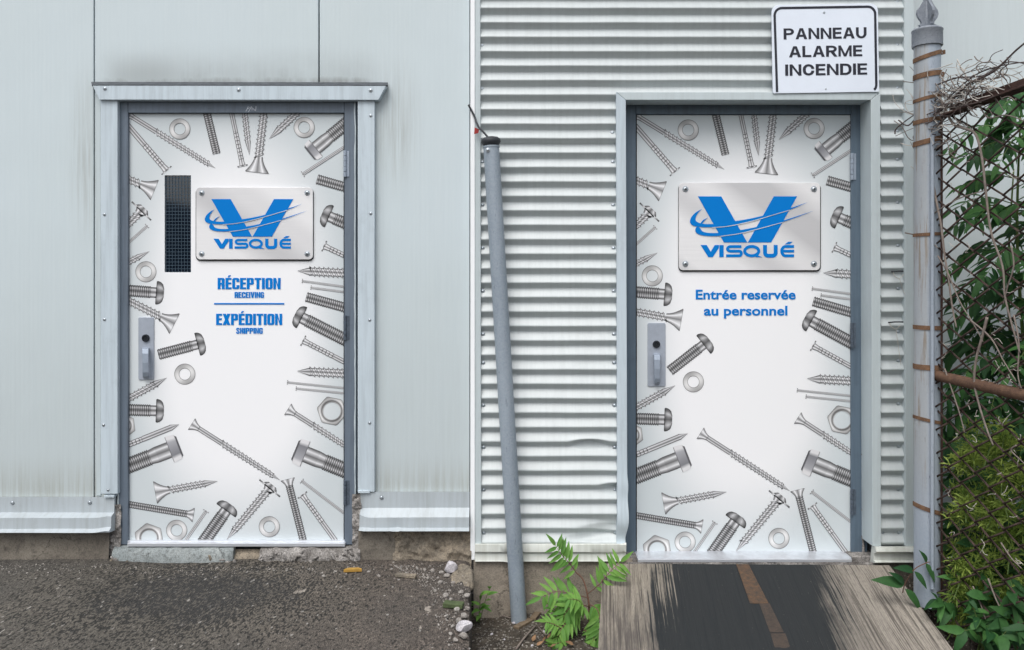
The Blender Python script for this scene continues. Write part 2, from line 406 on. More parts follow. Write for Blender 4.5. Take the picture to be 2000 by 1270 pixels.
M['vcol'] = m_vcol('printed fasteners')
M['lever'] = plain('satin handle steel', lin(166, 174, 186), .42, .2, .08, 30)
M['lever2'] = plain('satin pull steel', lin(150, 161, 175), .42, .2, .08, 30)
M['hinged'] = plain('worn dark hinge steel', lin(88, 98, 110), .45, .3, .3, 60)
M['lock'] = plain('lock black', lin(48, 52, 58), .35, .5, .2, 60)
M['glassd'] = NT('dark glass').out(lin(16, 26, 38), .05, 0, None, 1.0)
M['wire'] = plain('window wire', lin(62, 80, 94), .5, .1)
M['signw'] = plain('sign white', lin(226, 234, 245), .35, 0, .02)
M['signb'] = plain('sign black', lin(34, 36, 48), .5, 0, .15)
M['galv'] = m_galv(); M['post'] = m_galv('fence post steel', lin(162, 172, 184), lin(146, 157, 170), .7)
M['finial'] = m_galv('finial steel', lin(136, 142, 150), lin(116, 122, 132))
M['rust'] = m_rust('rusty band', lin(128, 98, 74), lin(98, 76, 62), lin(152, 132, 110))
M['railr'] = m_rust('rusty rail', lin(82, 62, 56), lin(62, 48, 46), lin(104, 76, 62))
M['rail2'] = m_rust('rusty pipe rail', lin(108, 84, 68), lin(86, 66, 56), lin(134, 104, 78))
M['wirer'] = m_rust('rusty fence wire', lin(82, 68, 62), lin(62, 52, 49), lin(112, 90, 76))
M['twig'] = plain('dry twig', lin(138, 128, 120), .9, 0, .3, 30, c2=lin(108, 98, 92))
M['twigl'] = plain('bleached twig', lin(190, 184, 176), .9, 0, .2, 30)
M['twigd'] = plain('dark twig', lin(84, 74, 72), .9, 0, .3, 30)
M['rubber'] = plain('black rubber', lin(50, 53, 58), .6, 0, .2, 40)
M['red'] = plain('red tag', lin(150, 40, 36), .5)
M['bgwall'] = m_painted('background wall paint', lin(204, 214, 217), lin(186, 196, 198), .5, .25, 20)
M['leafd'] = m_leaf('dark leaf', (.024, .078, .030), (.060, .155, .045))
M['leafm'] = m_leaf('mid leaf', (.024, .085, .028), (.085, .22, .055))
M['leafb'] = m_leaf('bright leaf', (.12, .29, .06), (.22, .42, .09), .35)
M['leafl'] = m_leaf('lime foliage', (.09, .18, .03), (.56, .68, .16), .45, False)
M['leafh'] = m_leaf('bush leaf', (.026, .08, .030), (.060, .155, .045), .25, False)
M['stemg'] = plain('green stem', lin(92, 112, 60), .7, 0, .2, 30)
M['stemr'] = plain('reddish stem', lin(112, 82, 68), .7, 0, .2, 30)
M['stone'] = m_concrete('stone', lin(150, 144, 138), lin(180, 176, 170), lin(110, 104, 98), 3)
M['stonew'] = m_concrete('white stone', lin(196, 192, 198), lin(214, 212, 214), lin(150, 146, 146), 3)
M['yellow'] = plain('ochre wood', lin(172, 134, 62), .8, 0, .25, 40)
M['woodchip'] = plain('grey wood scrap', lin(128, 112, 92), .9, 0, .3, 20, (1, 1, 1), .3, c2=lin(96, 84, 70))
M['moss'] = plain('mossy slate', lin(76, 88, 58), .9, 0, .35, 40)
M['deadleaf'] = plain('dead leaf', lin(138, 108, 80), .8, 0, .3, 40)
M['strip'] = m_rust('worn brown strip', lin(80, 70, 63), lin(66, 60, 56), lin(98, 82, 68))
M['stripo'] = m_rust('orange brown strip', lin(106, 82, 62), lin(72, 64, 58), lin(84, 70, 58))

# shared screw head mesh (axis towards -y)
def dome_mesh(name, r, mat):
    b = MB(); n = 10; prof = [(r*1.35, 0), (r*1.35, .0015), (r, .002), (r*.93, r*.35), (r*.6, r*.62), (r*.2, r*.7)]
    b.add([(p[0]*math.cos(2*math.pi*k/n), -p[1], p[0]*math.sin(2*math.pi*k/n)) for p in prof for k in range(n)],
          [(i*n+k, i*n+(k+1) % n, (i+1)*n+(k+1) % n, (i+1)*n+k) for i in range(len(prof)-1) for k in range(n)] + [tuple(range((len(prof)-1)*n, len(prof)*n))])
    return b.mesh(name, mat, smooth='auto')
SCREW = dome_mesh('screw', .0075, M['screw'])
def screw(parent, px, py, d, sc_=1.0):
    return inst('screw', SCREW, parent, Matrix.Translation(P(px, py, d)) @ Matrix.Rotation(random.random()*6, 4, 'Y') @ Matrix.Scale(sc_, 4))

# ------------------------------------------------------------------ ground
def edge_x(y):
    return -.199*(D+y)/D + .010*noise.noise(Vector((y*9, 3, 0))) - .012 if y > -2 else -.11
def axis(a, b, fine, lo, hi):
    out = [a]; x = a
    while x < b:
        x += fine if lo <= x < hi else max(fine, .35*min(abs(x-lo), abs(x-hi))+fine)
        out.append(min(x, b))
    return out
def asphalt_z(x, y):
    return .012*noise.noise(Vector((x*1.6, y*1.6, 0))) + .004*noise.noise(Vector((x*9, y*9, 2))) + .018
xs = [-30, -15, -8, -5, -4, -3.4] + [-3 + i*.028 for i in range(100)]
xs = [x for x in xs if x < -.21]
ys = [.12] + [.0 - i*.025 for i in range(60)] + [-1.8, -2.5, -4, -7, -12, -25, -50]
b = MB(); nx = len(xs)+1
vv = []
for y in ys:
    ex = edge_x(y)
    for x in xs:
        xq = min(x, ex - .004*(len(xs)-xs.index(x))) if x > -.5 else x
        vv.append((xq, y, asphalt_z(xq, y)))
    vv.append((ex, y, asphalt_z(ex, y) - .012))
ff = [(j*nx+i, (j+1)*nx+i, (j+1)*nx+i+1, j*nx+i+1) for j in range(len(ys)-1) for i in range(nx-1)]
base_i = len(vv)
for y in ys: vv.append((edge_x(y)+.01, y, -.34))
ff += [((j+1)*nx-1, (j+2)*nx-1, base_i+j+1, base_i+j) for j in range(len(ys)-1)]
b.add(vv, ff)
tag(b.build('asphalt', M['asphalt'], smooth='auto'), kind='structure', label='worn dark asphalt in front of the smooth panelled wall')

def soil_z(x, y):
    z = -.255 + .02*noise.noise(Vector((x*4, y*4, 0))) + .012*noise.noise(Vector((x*14, y*14, 5)))
    k = max(0, min(1, (x - 1.86 + .08*y)/.10)); k = k*k*(3-2*k)
    bank = -.05 - .10*max(0, -y-.3) + .015*noise.noise(Vector((x*6, y*6, 9)))
    return z*(1-k) + bank*k
xs = [-.6] + [-.3 + i*.03 for i in range(95)] + [2.7, 3.2, 4, 6, 10, 20, 40]
ys = [1.6, 1.0, .6, .3] + [.15 - i*.03 for i in range(50)] + [-1.5, -2, -3, -5, -9, -16, -30, -55]
b = MB(); nx = len(xs)
b.add([(x, y, soil_z(x, y)) for y in ys for x in xs], [(j*nx+i, (j+1)*nx+i, (j+1)*nx+i+1, j*nx+i+1) for j in range(len(ys)-1) for i in range(nx-1)])
tag(b.build('soil', M['soil'], smooth=True), kind='structure', label='dark gritty soil below the corrugated wall')

# ------------------------------------------------------------------ left building: smooth panelled wall
wl = thing('panelled_wall', 'smooth pale grey wall of tall flat metal panels around the door with a window slot', 'wall', (P(460, 0).x, 0, 0))
XL = -500      # pixels, walls run on past the frame
YT = -620
b = MB(); b.box((P(XL, 0).x, .055, -.1), (P(917, 0).x, .20, P(0, YT).z)); b.build('wall_core', M['core'], wl)
b = MB().pbox(XL, YT, 182.6, 972, 0, -.05); b.build('wall_panel', M['panel'], wl, bevel=.003)
b = MB().prism([(185.2, YT), (621.6, YT), (621.6, 190), (212, 190), (212, 972), (185.2, 972)], 0, -.05); b.build('wall_panel', M['panel'], wl, bevel=.003)
b = MB().prism([(624.2, YT), (917, YT), (917, 966), (716, 966), (716, 190), (624.2, 190)], 0, -.05); b.build('wall_panel', M['panel'], wl, bevel=.003)
# drip cap over the door
b = MB().prism([(180, 166), (755, 166.5), (739, 195.5), (194, 195)], .045, .002); cap = b.build('drip_cap', M['trim'], wl, bevel=.002)
a = P(178.5, 160, .03)
b = MB(); n = 24
pa = [P(178, 160, .004), P(757, 161, .004), P(757, 166.5, .047), P(179, 166, .047)]
b.add(pa + [p + Vector((0, .004, -.006)) for p in pa], [(0,1,2,3), (4,7,6,5), (0,4,5,1), (1,5,6,2), (2,6,7,3), (3,7,4,0)])
b.build('cap_hem', M['hem'], cap)
for x, y in ((205, 173), (466, 175.5), (724, 176.5)): screw(wl, x, y, .0455)
# side trims
b = MB().pbox(196.5, 196, 229.5, 965, .03, .001); b.build('door_trim', M['trim'], wl, bevel=.002)
b = MB().pbox(698.5, 197, 731.5, 961, .03, .001); b.build('door_trim', M['trim'], wl, bevel=.002)
for x, y in ((204, 419), (204, 624), (202, 830), (211, 957), (724, 417), (722, 625), (722, 826), (724, 226)): screw(wl, x, y, .0305, .8 if y != 957 else .7)
# flange strip beside the left trim
b = MB().pbox(188, 196, 196.5, 968, .006, .001); b.build('trim_flange', M['trim2'], wl)
# base flashing: folded profile
def flashing(x0, x1, prof, parent, mat, dent=None):
    xa = P(x0, 0, .03).x; xb = P(x1, 0, .03).x; nx = max(2, int(abs(xb-xa)/.02)); b = MB(); np_ = len(prof)
    vv = []
    for i in range(nx+1):
        x = xa + (xb-xa)*i/nx
        for k, (py, d) in enumerate(prof):
            q = P(1000, py, d); dz = .0015*noise.noise(Vector((x*2.5, k*3.1, 1))); dd = .0015*noise.noise(Vector((x*3, k*2.7, 8)))
            if dent:
                e = dent(x, k); dz += e[0]; dd += e[1]
            vv.append((x, q.y - dd, q.z + dz))
    ff = [(i*np_+k, (i+1)*np_+k, (i+1)*np_+k+1, i*np_+k+1) for i in range(nx) for k in range(np_-1)]
    ff += [tuple(range(np_))[::-1], tuple(nx*np_+k for k in range(np_))]
    b.add(vv, ff); return b.build('base_flashing', mat, parent, smooth='auto')
prof = [(971, .003), (971, .022), (1001, .024), (1012, .062), (1033, .064), (1041, .084), (1041.5, .080), (1035, .003)]
dl = lambda x, k: (.006*math.exp(-((x-P(222, 0).x)/.035)**2)*(k in (3, 4, 5)), -.010*math.exp(-((x-P(222, 0).x)/.03)**2)*(k > 2))
flashing(XL, 222, prof, wl, M['flash'], dl)
prof = [(961, .003), (961, .022), (992, .024), (1011, .062), (1031, .064), (1038, .084), (1038.5, .080), (1033, .003)]
def dr(x, k):
    g = math.exp(-((x-P(703, 0).x)/.03)**2); h = math.exp(-((x-P(778, 0).x)/.02)**2)
    return (.010*g*math.sin(k*2.3+x*300), -.022*g*(k > 1) - .012*h*(k in (4, 5)))
flashing(703, 917, prof, wl, M['flash'], dr)
for x, y in ((24, 982), (175, 981.5), (745, 972)): screw(wl, x, y, .025, .95)
b = MB().pbox(203, 967.5, 223, 972, .034, .004); b.build('corner_clip', M['trim'], wl, bevel=.001)
b = MB().pbox(699, 958.5, 722, 963.5, .034, .004); b.build('corner_clip', M['trim'], wl, bevel=.001)
# foundation (grid with real relief)
def rough_face(x0, x1, y0, y1, d, amp, freq, nx, nz, seed=0, lip=.0):
    b = MB()
    def fn(u, v):
        px = x0+(x1-x0)*u; py = y0+(y1-y0)*v; p = P(px, py, d)
        h = noise.fractal(Vector((p.x*freq, p.z*freq, seed)), 1, 2, 5)
        return Vector((p.x, p.y - amp*h - lip*v*v, p.z))
    b.grid(nx, nz, fn); return b
rough_face(XL, 214, 1030, 1118, .03, .006, 9, 160, 22, 1, .02).build('foundation', M['conc_l'], wl, smooth=True)
rough_face(700, 772, 1030, 1122, .03, .004, 9, 40, 26, 2, .012).build('foundation', M['conc_l'], wl, smooth=True)
rough_face(768, 921, 1030, 1130, .022, .022, 13, 80, 50, 5, .03).build('foundation', M['rubble'], wl, smooth='auto', label='broken lumpy stretch of foundation')
# crumbling sill under the door
def sill_block(x0, x1, y0, y1, d, back, amp, mat, seed, name='concrete_sill'):
    b = MB(); a = P(x0, y1, d); c = P(x1, y0, d); nx = int((x1-x0)/5); prof = []
    for i in range(nx+1):
        u = i/nx; x = a.x + (c.x-a.x)*u; row = []
        for k, (yy, zz) in enumerate([(-back, c.z+.006), (-d+.026, c.z), (-d+.012, c.z-.014), (-d+.004, (a.z+c.z)/2), (-d-.004, a.z), (-d+.0, a.z-.05)]):
            f = noise.fractal(Vector((x*22, k*1.7, seed)), .8, 2, 5); e = 1 if 0 < k else 0
            edge = 1 - .25*math.exp(-(u/.02)**2) - .25*math.exp(-((1-u)/.02)**2)
            row.append((x, yy*edge + e*amp*f, zz + (amp*.6*noise.noise(Vector((x*22, k*2.3, seed+4))) if k else 0)))
        prof.append(row)
    vv = [p for r in prof for p in r]; m = 6
    b.add(vv, [(i*m+k, (i+1)*m+k, (i+1)*m+k+1, i*m+k+1) for i in range(nx) for k in range(m-1)])
    b.f += [tuple(range(m))[::-1], tuple(nx*m+k for k in range(m))]
    return b.build(name, mat, wl, smooth='auto')
sill_block(214, 452, 1076, 1104, .065, .0, .009, M['sill'], 3)
sill_block(450, 506, 1079, 1096, .030, .0, .004, M['rubble'], 6)
sill_block(504, 702, 1076, 1106, .060, .0, .020, M['mortar'], 9)
rough_face(206, 236, 985, 1085, .014, .014, 26, 16, 50, 12).build('broken_mortar', M['mortar'], wl, smooth='auto')
rough_face(688, 706, 965, 1090, .014, .014, 26, 12, 60, 15).build('broken_mortar', M['mortar'], wl, smooth='auto')
# caulk bead beside the frame
for cx_ in (231.0, 693.5):
    MB().tube([P(cx_ + 1.2*noise.noise(Vector((y*.03, cx_, 0))), y, .004) for y in range(200, 1066, 8)], [.0042*(1+.5*noise.noise(Vector((y*.06, cx_, 3)))) for y in range(200, 1066, 8)], 6).build('caulk_bead', M['trim2'], wl, smooth=True)

# ------------------------------------------------------------------ right building: corrugated wall
wr = thing('corrugated_wall', 'pale wall of horizontal corrugated metal sheets around the second door', 'wall', (P(1450, 0).x, 0, -.25))
PIT = 28.03
def corr(px, py):
    g = lambda cx, cy, rx, ry: math.exp(-((px-cx)/rx)**2 - ((py-cy)/ry)**2)
    k1 = 1.5*max(0, 1-abs(px-1150)/38)*math.exp(-((py-864)/8)**2); k2 = max(0, 1-abs(px-1206)/34)*math.exp(-((py-946)/7)**2)
    sh = -9*k1 - 8*k2 + 12*g(1205, 1026, 42, 12) + .6*noise.noise(Vector((px*.01, py*.01, 0)))
    t = (py - 776.5 - sh)/PIT; o = 0
    for e in (-.05, -.025, 0, .025, .05):
        f = (t + e) % 1; o += (1 - 2*f/.38 if f < .38 else -1 + 2*(f-.38)/.62)
    o *= .0145/5
    cone = lambda cx, cy, rx, ry: max(0, 1 - math.hypot((px-cx)/rx, (py-cy)/ry))
    dent = .026*cone(1152, 866, 40, 12) + .018*cone(1198, 952, 34, 14) + .030*cone(1178, 1040, 62, 20) + .014*cone(1135, 1052, 40, 10)
    return o*(1 - .55*cone(1180, 1042, 90, 24)) - dent + .0006*noise.noise(Vector((px*.02, py*.05, 3)))
def sheet(x0, x1, y0, y1, off=0.0):
    nz = max(6, int((y1-y0)/1.6)); nx = max(3, int((x1-x0)/6)) if y1 > 800 else max(3, int((x1-x0)/16))
    b = MB()
    def fn(u, v):
        px = x0+(x1-x0)*u; py = y0+(y1-y0)*v; d = .016 + off + corr(px, py)
        p = P(px, py, 0); return Vector((p.x, -d, p.z))
    b.grid(nx, nz, fn); return b.build('corrugated_sheet', M['corr'], wr, smooth=True)
b = MB(); b.box((P(925, 0).x, .16, -.25), (P(1786, 0).x, .40, P(0, YT).z)); b.build('wall_core', M['core'], wr)
b = MB(); b.box((P(925, 0).x, .02, -.25), (P(1212, 0).x, .16, P(0, YT).z)); b.box((P(1212, 0).x, .02, P(0, 185).z), (P(1700, 0).x, .16, P(0, YT).z)); b.box((P(1712, 0).x, .02, -.25), (P(1786, 0).x, .16, P(0, YT).z)); b.build('wall_core', M['core'], wr)
sheet(932, 1770, YT, 193, .0044)
sheet(936, 1207, 191, 280, .0022); sheet(1716, 1770, 191, 276, .0022)
sheet(936, 1208, 278, 1064); sheet(1716, 1770, 274, 1068)
for y0 in (317, 401, 485, 569, 653, 709, 792, 874, 957, 1041):
    screw(wr, 942 + (y0-317)*.004, y0, .0185 + corr(943, y0), 1.05); screw(wr, 1197 + (y0-300)*.006, y0, .0185 + corr(1198, y0), 1.05)
screw(wr, 1196, 260, .0185 + corr(1196, 260), 1.05)
for y0 in (5, 89, 173, 257, 312, 396, 480, 564, 648, 705, 789, 872, 956, 1040):
    screw(wr, 1752 + y0*.003, y0, .0185 + corr(1752, y0), .95)
for y0 in (90, 174): screw(wr, 941, y0, .0205 + corr(941, y0), 1.05)
screw(wr, 1724, 1040, .0185 + corr(1724, 1040), .8)
# edge trims
b = MB().prism([(928, YT), (937, YT), (940, 1065), (928, 1065)], .036, -.01); b.build('edge_trim', M['trim2'], wr, bevel=.002)
b = MB().prism([(1765, YT), (1784, YT), (1787, 1067), (1768, 1067)], .036, -.20); b.build('corner_trim', M['trim2'], wr, bevel=.002)
# white divider strip added between the two walls, not part of either
b = MB().pbox(918.6, YT, 927.4, 1094, .032, -.02); b.build('added_divider', M['joint'], wr, bevel=.0015, label='added white vertical divider strip where the two walls meet')
# door casing, mitred; the left leg is bent outwards near the ground
def casing_leg():
    b = MB(); n = 120; vv = []
    for i in range(n+1):
        py = 180.5 + (1065-180.5)*i/n; u = i/n
        g = math.exp(-((py-1015)/34)**2); g2 = math.exp(-((py-950)/16)**2); kink = math.exp(-((py-1052)/18)**2)
        xl = 1203.5 + 2.5*u; xr = 1222 + 3.5*u + 3.0*g - 5*kink + 2*g2; top = max(0, 1-(py-180.5)/15)
        xr = xr - (xr-xl-.2)*top
        xl += -2*kink
        dd = .045 + .02*g - .018*kink + .004*g2
        a = P(xl, py, dd - .012*g); c = P(xr, py, dd)
        vv += [a, c, Vector((c.x, .075, c.z)), Vector((a.x, -.0, a.z))]
    b.add(vv, [(i*4+k, i*4+(k+1) % 4, i*4+4+(k+1) % 4, i*4+4+k) for i in range(n) for k in range(4)] + [(0, 3, 2, 1), (n*4, n*4+1, n*4+2, n*4+3)])
    return b.build('door_casing', M['trim'], wr, smooth='auto', label='left casing leg, bent near the ground')
casing_leg()
b = MB().prism([(1204, 180), (1719, 180), (1700.5, 195.2), (1222.3, 195.2)], .045, -.075); b.build('door_casing', M['trim2'], wr, bevel=.0015)
b = MB().prism([(1719.5, 180.5), (1721, 1067), (1704, 1067), (1701, 195.5)], .045, -.115); b.build('door_casing', M['trim2'], wr, bevel=.0015)
# base flashings
prof = [(1062, .02), (1062, .05), (1064, .054), (1078, .058), (1080, .054), (1081, .046), (1094, .048), (1097, .052), (1097.5, .046), (1096, .002)]
def dn(x, k):
    g = math.exp(-((x-P(1222, 0).x)/.025)**2); h = math.exp(-((x-P(991, 0).x)/.012)**2)
    return (.006*g*math.sin(k*2+x*200) - .004*h*(k > 3), -.012*g*(k > 2) - .012*h*(k < 6))
flashing(928, 1222, prof, wr, M['cream'], dn)
prof = [(1067, .02), (1067, .050), (1069, .062), (1078, .072), (1080, .066), (1081, .044), (1094, .046), (1099, .060), (1100, .055), (1098, .002)]
flashing(1704, 1787, prof, wr, M['cream'])
rough_face(925, 1235, 1090, 1216, .028, .004, 7, 90, 36, 21, .015).build('foundation', M['conc_r'], wr, smooth=True)
rough_face(1225, 1800, 1098, 1216, .02, .008, 9, 120, 36, 22, .015).build('foundation', M['conc_l'], wr, smooth=True)
# building behind, right
b = MB().box((P(1770, 0).x, .62, -.4), (9, .80, 5)); bw = b.build('background_wall', M['bgwall'], loc=(3.5, .62, -.3))
tag(bw, 'plain pale wall far behind the chain link fence', 'wall')

# low building across the yard: it shows only as the dark gable mirrored in the door window
ob = thing('opposite_building', 'low dark gabled shed across the yard, seen only mirrored in the door window', 'building', (-12, -22, 0))
b = MB().box((-20, -26, 0), (-6, -22, 2.5)); b.build('wall', M['core'], ob)
b = MB(); v_ = [(-20.3, -21.8, 2.5), (-5.7, -21.8, 2.5), (-13, -21.8, 4.3)]; b.add(v_ + [(x, -26.2, z) for x, y, z in v_], [(0, 1, 2), (5, 4, 3), (0, 3, 4, 1), (1, 4, 5, 2), (2, 5, 3, 0)]); b.build('roof', M['hem'], ob)

# ------------------------------------------------------------------ fonts and lettering
def text_mesh(txt, bold):
    cu = bpy.data.curves.new('lettering', 'FONT'); cu.body = txt; cu.size = 1; cu.offset = bold; cu.resolution_u = 4
    ob = bpy.data.objects.new('lettering', cu); COL.objects.link(ob)
    dg = bpy.context.evaluated_depsgraph_get(); dg.update()
    me = bpy.data.meshes.new_from_object(ob.evaluated_get(dg)); vv = [v.co.copy() for v in me.vertices]; ff = [tuple(p.vertices) for p in me.polygons]
    bpy.data.objects.remove(ob); bpy.data.meshes.remove(me); bpy.data.curves.remove(cu); return vv, ff
def lettering(txt, x0, x1, ytop, ybase, d, mat, parent, bold=.02, ref='E', rot=None, thick=.0012):
    vv, ff = text_mesh(txt, bold); rv, _ = text_mesh(ref, bold)
    cap_h = max(v.y for v in rv); lo = min(v.y for v in rv); mn = min(v.x for v in vv); mx = max(v.x for v in vv)
    b = MB(); pts = []
    for v in vv:
        px = x0 + (v.x-mn)/(mx-mn)*(x1-x0); py = ybase - (v.y-lo)/(cap_h-lo)*(ybase-ytop)
        if rot: px, py = rot(px, py)
        pts.append(P(px, py, d))
    b.add(pts, ff)
    # sides: extrude boundary backwards
    from collections import Counter
    cnt = Counter()
    for f in ff:
        for i in range(len(f)): cnt[frozenset((f[i], f[(i+1) % len(f)]))] += 1
    n0 = len(pts); b.v += [tuple(p + Vector((0, thick, 0))) for p in pts]
    for e, c in cnt.items():
        if c == 1:
            i, j = tuple(e); b.f.append((i, j, j+n0, i+n0))
    return b.build('lettering', mat, parent, recalc=False)

# ------------------------------------------------------------------ heavy block lettering drawn glyph by glyph
def _round(x0, y0, x1, y1, rx, ry, mask=(1, 1, 1, 1), n=6, br=()):
    """closed outline, anticlockwise from the middle of the right side; mask = corners tr, tl, bl, br that are rounded; br = extra break heights on the right side"""
    pts = []
    for k, (cx, cy, a, m_) in enumerate(((x1-rx, y1-ry, 0, mask[0]), (x0+rx, y1-ry, 90, mask[1]), (x0+rx, y0+ry, 180, mask[2]), (x1-rx, y0+ry, 270, mask[3]))):
        if k == 0: pts += [(x1, y) for y in br if y >= .5]
        for i in range(n+1):
            if m_: t = R(a + 90*i/n); pts.append((cx + rx*math.cos(t), cy + ry*math.sin(t)))
            else: pts.append(((x1, x1, x0, x0)[k] if False else (x1 if k in (0, 3) else x0), y1 if k < 2 else y0))
        if k == 3: pts += [(x1, y) for y in br if y < .5]
    return pts
def _ring(x0, y0, x1, y1, sx, sy, rx, ry, mask=(1, 1, 1, 1), br=(), keep=None):
    o = _round(x0, y0, x1, y1, rx, ry, mask, 6, br); i_ = _round(x0+sx, y0+sy, x1-sx, y1-sy, max(.001, rx-sx), max(.001, ry-sy), mask, 6, br)
    n = len(o); q = []
    for k in range(n):
        j = (k+1) % n; mx = (o[k][0]+o[j][0])/2; my = (o[k][1]+o[j][1])/2
        if keep and not keep(mx, my): continue
        if math.hypot(o[k][0]-o[j][0], o[k][1]-o[j][1]) < 1e-6 and math.hypot(i_[k][0]-i_[j][0], i_[k][1]-i_[j][1]) < 1e-6: continue
        q.append([o[k], o[j], i_[j], i_[k]])
    return q
def _stroke(pts, w_):
    pts = [(v.x, v.y) for v in curve([(x, y, 0) for x, y in pts], 5)]; n = len(pts); L = []; Q = []
    for i in range(n):
        a = Vector(pts[max(i-1, 0)]); c = Vector(pts[min(i+1, n-1)]); t = (c-a).normalized(); nn = Vector((-t.y, t.x))*w_/2; p = Vector(pts[i]); L.append(tuple(p+nn)); Q.append(tuple(p-nn))
    return [[L[i], L[i+1], Q[i+1], Q[i]] for i in range(n-1)]
def glyph(ch, w, s, h, rx, ry):
    """polygons of one capital on the box 0..w x 0..1 (s = stem, h = bar thickness, rx / ry = corner rounding), and its advance width"""
    B = lambda x0, y0, x1, y1: [[(x0, y0), (x1, y0), (x1, y1), (x0, y1)]]
    c = {'É': 'E'}.get(ch, ch); br = (.36, .64)
    if c == 'I': g = B(0, 0, s, 1); w = s
    elif c == 'E': w *= .84; g = B(0, 0, s, 1) + B(s, 0, w, h) + B(s, 1-h, w, 1) + B(s, .5-h*.5+.02, w*.95, .5+h*.5+.02)
    elif c == 'L': w *= .82; g = B(0, 0, s, 1) + B(s, 0, w, h)
    elif c == 'T': w *= .92; g = B(w/2-s/2, 0, w/2+s/2, 1-h) + B(0, 1-h, w, 1)
    elif c == 'H': g = B(0, 0, s, 1) + B(w-s, 0, w, 1) + B(s, .5-h/2, w-s, .5+h/2)
    elif c == 'N': w *= 1.02; g = B(0, 0, s*.92, 1) + B(w-s*.92, 0, w, 1) + [[(s*.92, 1), (s*.92, 1-s*1.25), (w-s*.92, 0), (w-s*.92, s*1.25)]]
    elif c == 'M': w *= 1.22; k = s*.85; g = B(0, 0, k, 1) + B(w-k, 0, w, 1) + [[(k, 1), (k, .62), (w/2-k*.5, 0), (w/2, 0), (w/2, .25)], [(w-k, 1), (w/2, .25), (w/2, 0), (w/2+k*.5, 0), (w-k, .62)]]
    elif c == 'A':
        w *= 1.1; k = s*1.06; m = w/2; f = lambda y: (m-k*.58)*y
        g = [[(0, 0), (k, 0), (m, .80), (m, 1), (m-k*.58, 1)], [(w-k, 0), (w, 0), (m+k*.58, 1), (m, 1), (m, .80)], [(k + (m-k)*.22/.80, .22), (w-k-(m-k)*.22/.80, .22), (w-k-(m-k)*(.22+h)/.80, .22+h), (k + (m-k)*(.22+h)/.80, .22+h)]]
    elif c == 'V': w *= 1.05; k = s*1.06; m = w/2; g = [[(0, 1), (k, 1), (m, .22), (m, 0), (m-k*.58, 0)], [(w, 1), (w-k, 1), (m, .22), (m, 0), (m+k*.58, 0)]]
    elif c == 'X': w *= 1.08; k = s*1.12; g = [[(0, 0), (k, 0), (w, 1), (w-k, 1)], [(0, 1), (k, 1), (w/2+k*.1, .62), (w/2-k*.42, .44)], [(w, 0), (w-k, 0), (w/2-k*.1, .38), (w/2+k*.42, .56)]]
    elif c == 'O': g = _ring(0, 0, w, 1, s, h, rx, ry)
    elif c == 'D': g = _ring(0, 0, w, 1, s, h, rx, ry, (1, 0, 0, 1))
    elif c == 'U': g = _ring(0, 0, w, 1.6, s, h, rx, ry, (0, 0, 1, 1), br=(1.0,)); g = [[(x, min(y, 1)) for x, y in q] for q in g if min(y for x, y in q) < .99]
    elif c in 'CG':
        g = _ring(0, 0, w, 1, s, h, rx, ry, br=br, keep=lambda x, y: not (x > w*.7 and .37 < y < .63))
        if c == 'G': g += B(w*.52, .40, w, .40+h*.8) + B(w-s, .12, w, .40)
    elif c in 'PR':
        g = B(0, 0, s, .46) + _ring(0, .40, w*.98, 1, s, h*.95, rx*.9, min(.3, ry*.7), (1, 0, 0, 1))
        if c == 'R': g += [[(w-s-.06*w, .40), (w-.02*w, .44), (w, 0), (w-s*1.0, 0)]] if rx < w*.45 else [[(w*.42, .40), (w*.72, .44), (w*1.04, 0), (w*1.04-s*1.15, 0)]]
    elif c == 'S':
        a = s/2; b_ = h/2
        g = _stroke([(w-a, .68), (w-a, .80), (w-a-.10*w, .955-b_+.02), (w/2, 1-b_), (a+.10*w, .955-b_+.02), (a, .80), (a+.02, .66), (w*.38, .56), (w*.62, .44), (w-a-.02, .33), (w-a, .20), (w-a-.10*w, .045+b_-.02), (w/2, b_), (a+.10*w, .045+b_-.02), (a, .20), (a, .32)], (s+h)/2)
    else: g = []
    if ch == 'É': g += [[(w*.36, 1.06), (w*.60, 1.06), (w*.92, 1.24), (w*.52, 1.24)]]
    return g, w
def block_letters(txt, x0, x1, ytop, ybase, d, mat, parent, w=.62, s=.25, h=.17, rx=.2, ry=.16, gap=.06, rot=None, thick=.0012):
    gs = []; x = 0
    for ch in txt:
        if ch == ' ': x += w*.5; continue
        g, a = glyph(ch, w, s, h, rx, ry); gs.append((x, g)); x += a + gap
    W = x - gap; b = MB()
    for gx, g in gs:
        for k, q in enumerate(g):
            pts = []
            for px, py in q:
                u = x0 + (gx+px)/W*(x1-x0); v = ybase - py*(ybase-ytop)
                if rot: u, v = rot(u, v)
                pts.append(P(u, v, d + .00001*(k % 7)))
            n = len(pts); b.add(pts + [p + Vector((0, thick, 0)) for p in pts], [tuple(range(n))] + [(i, (i+1) % n, (i+1) % n+n, i+n) for i in range(n)])
    return b.build('lettering', mat, parent, recalc=False)

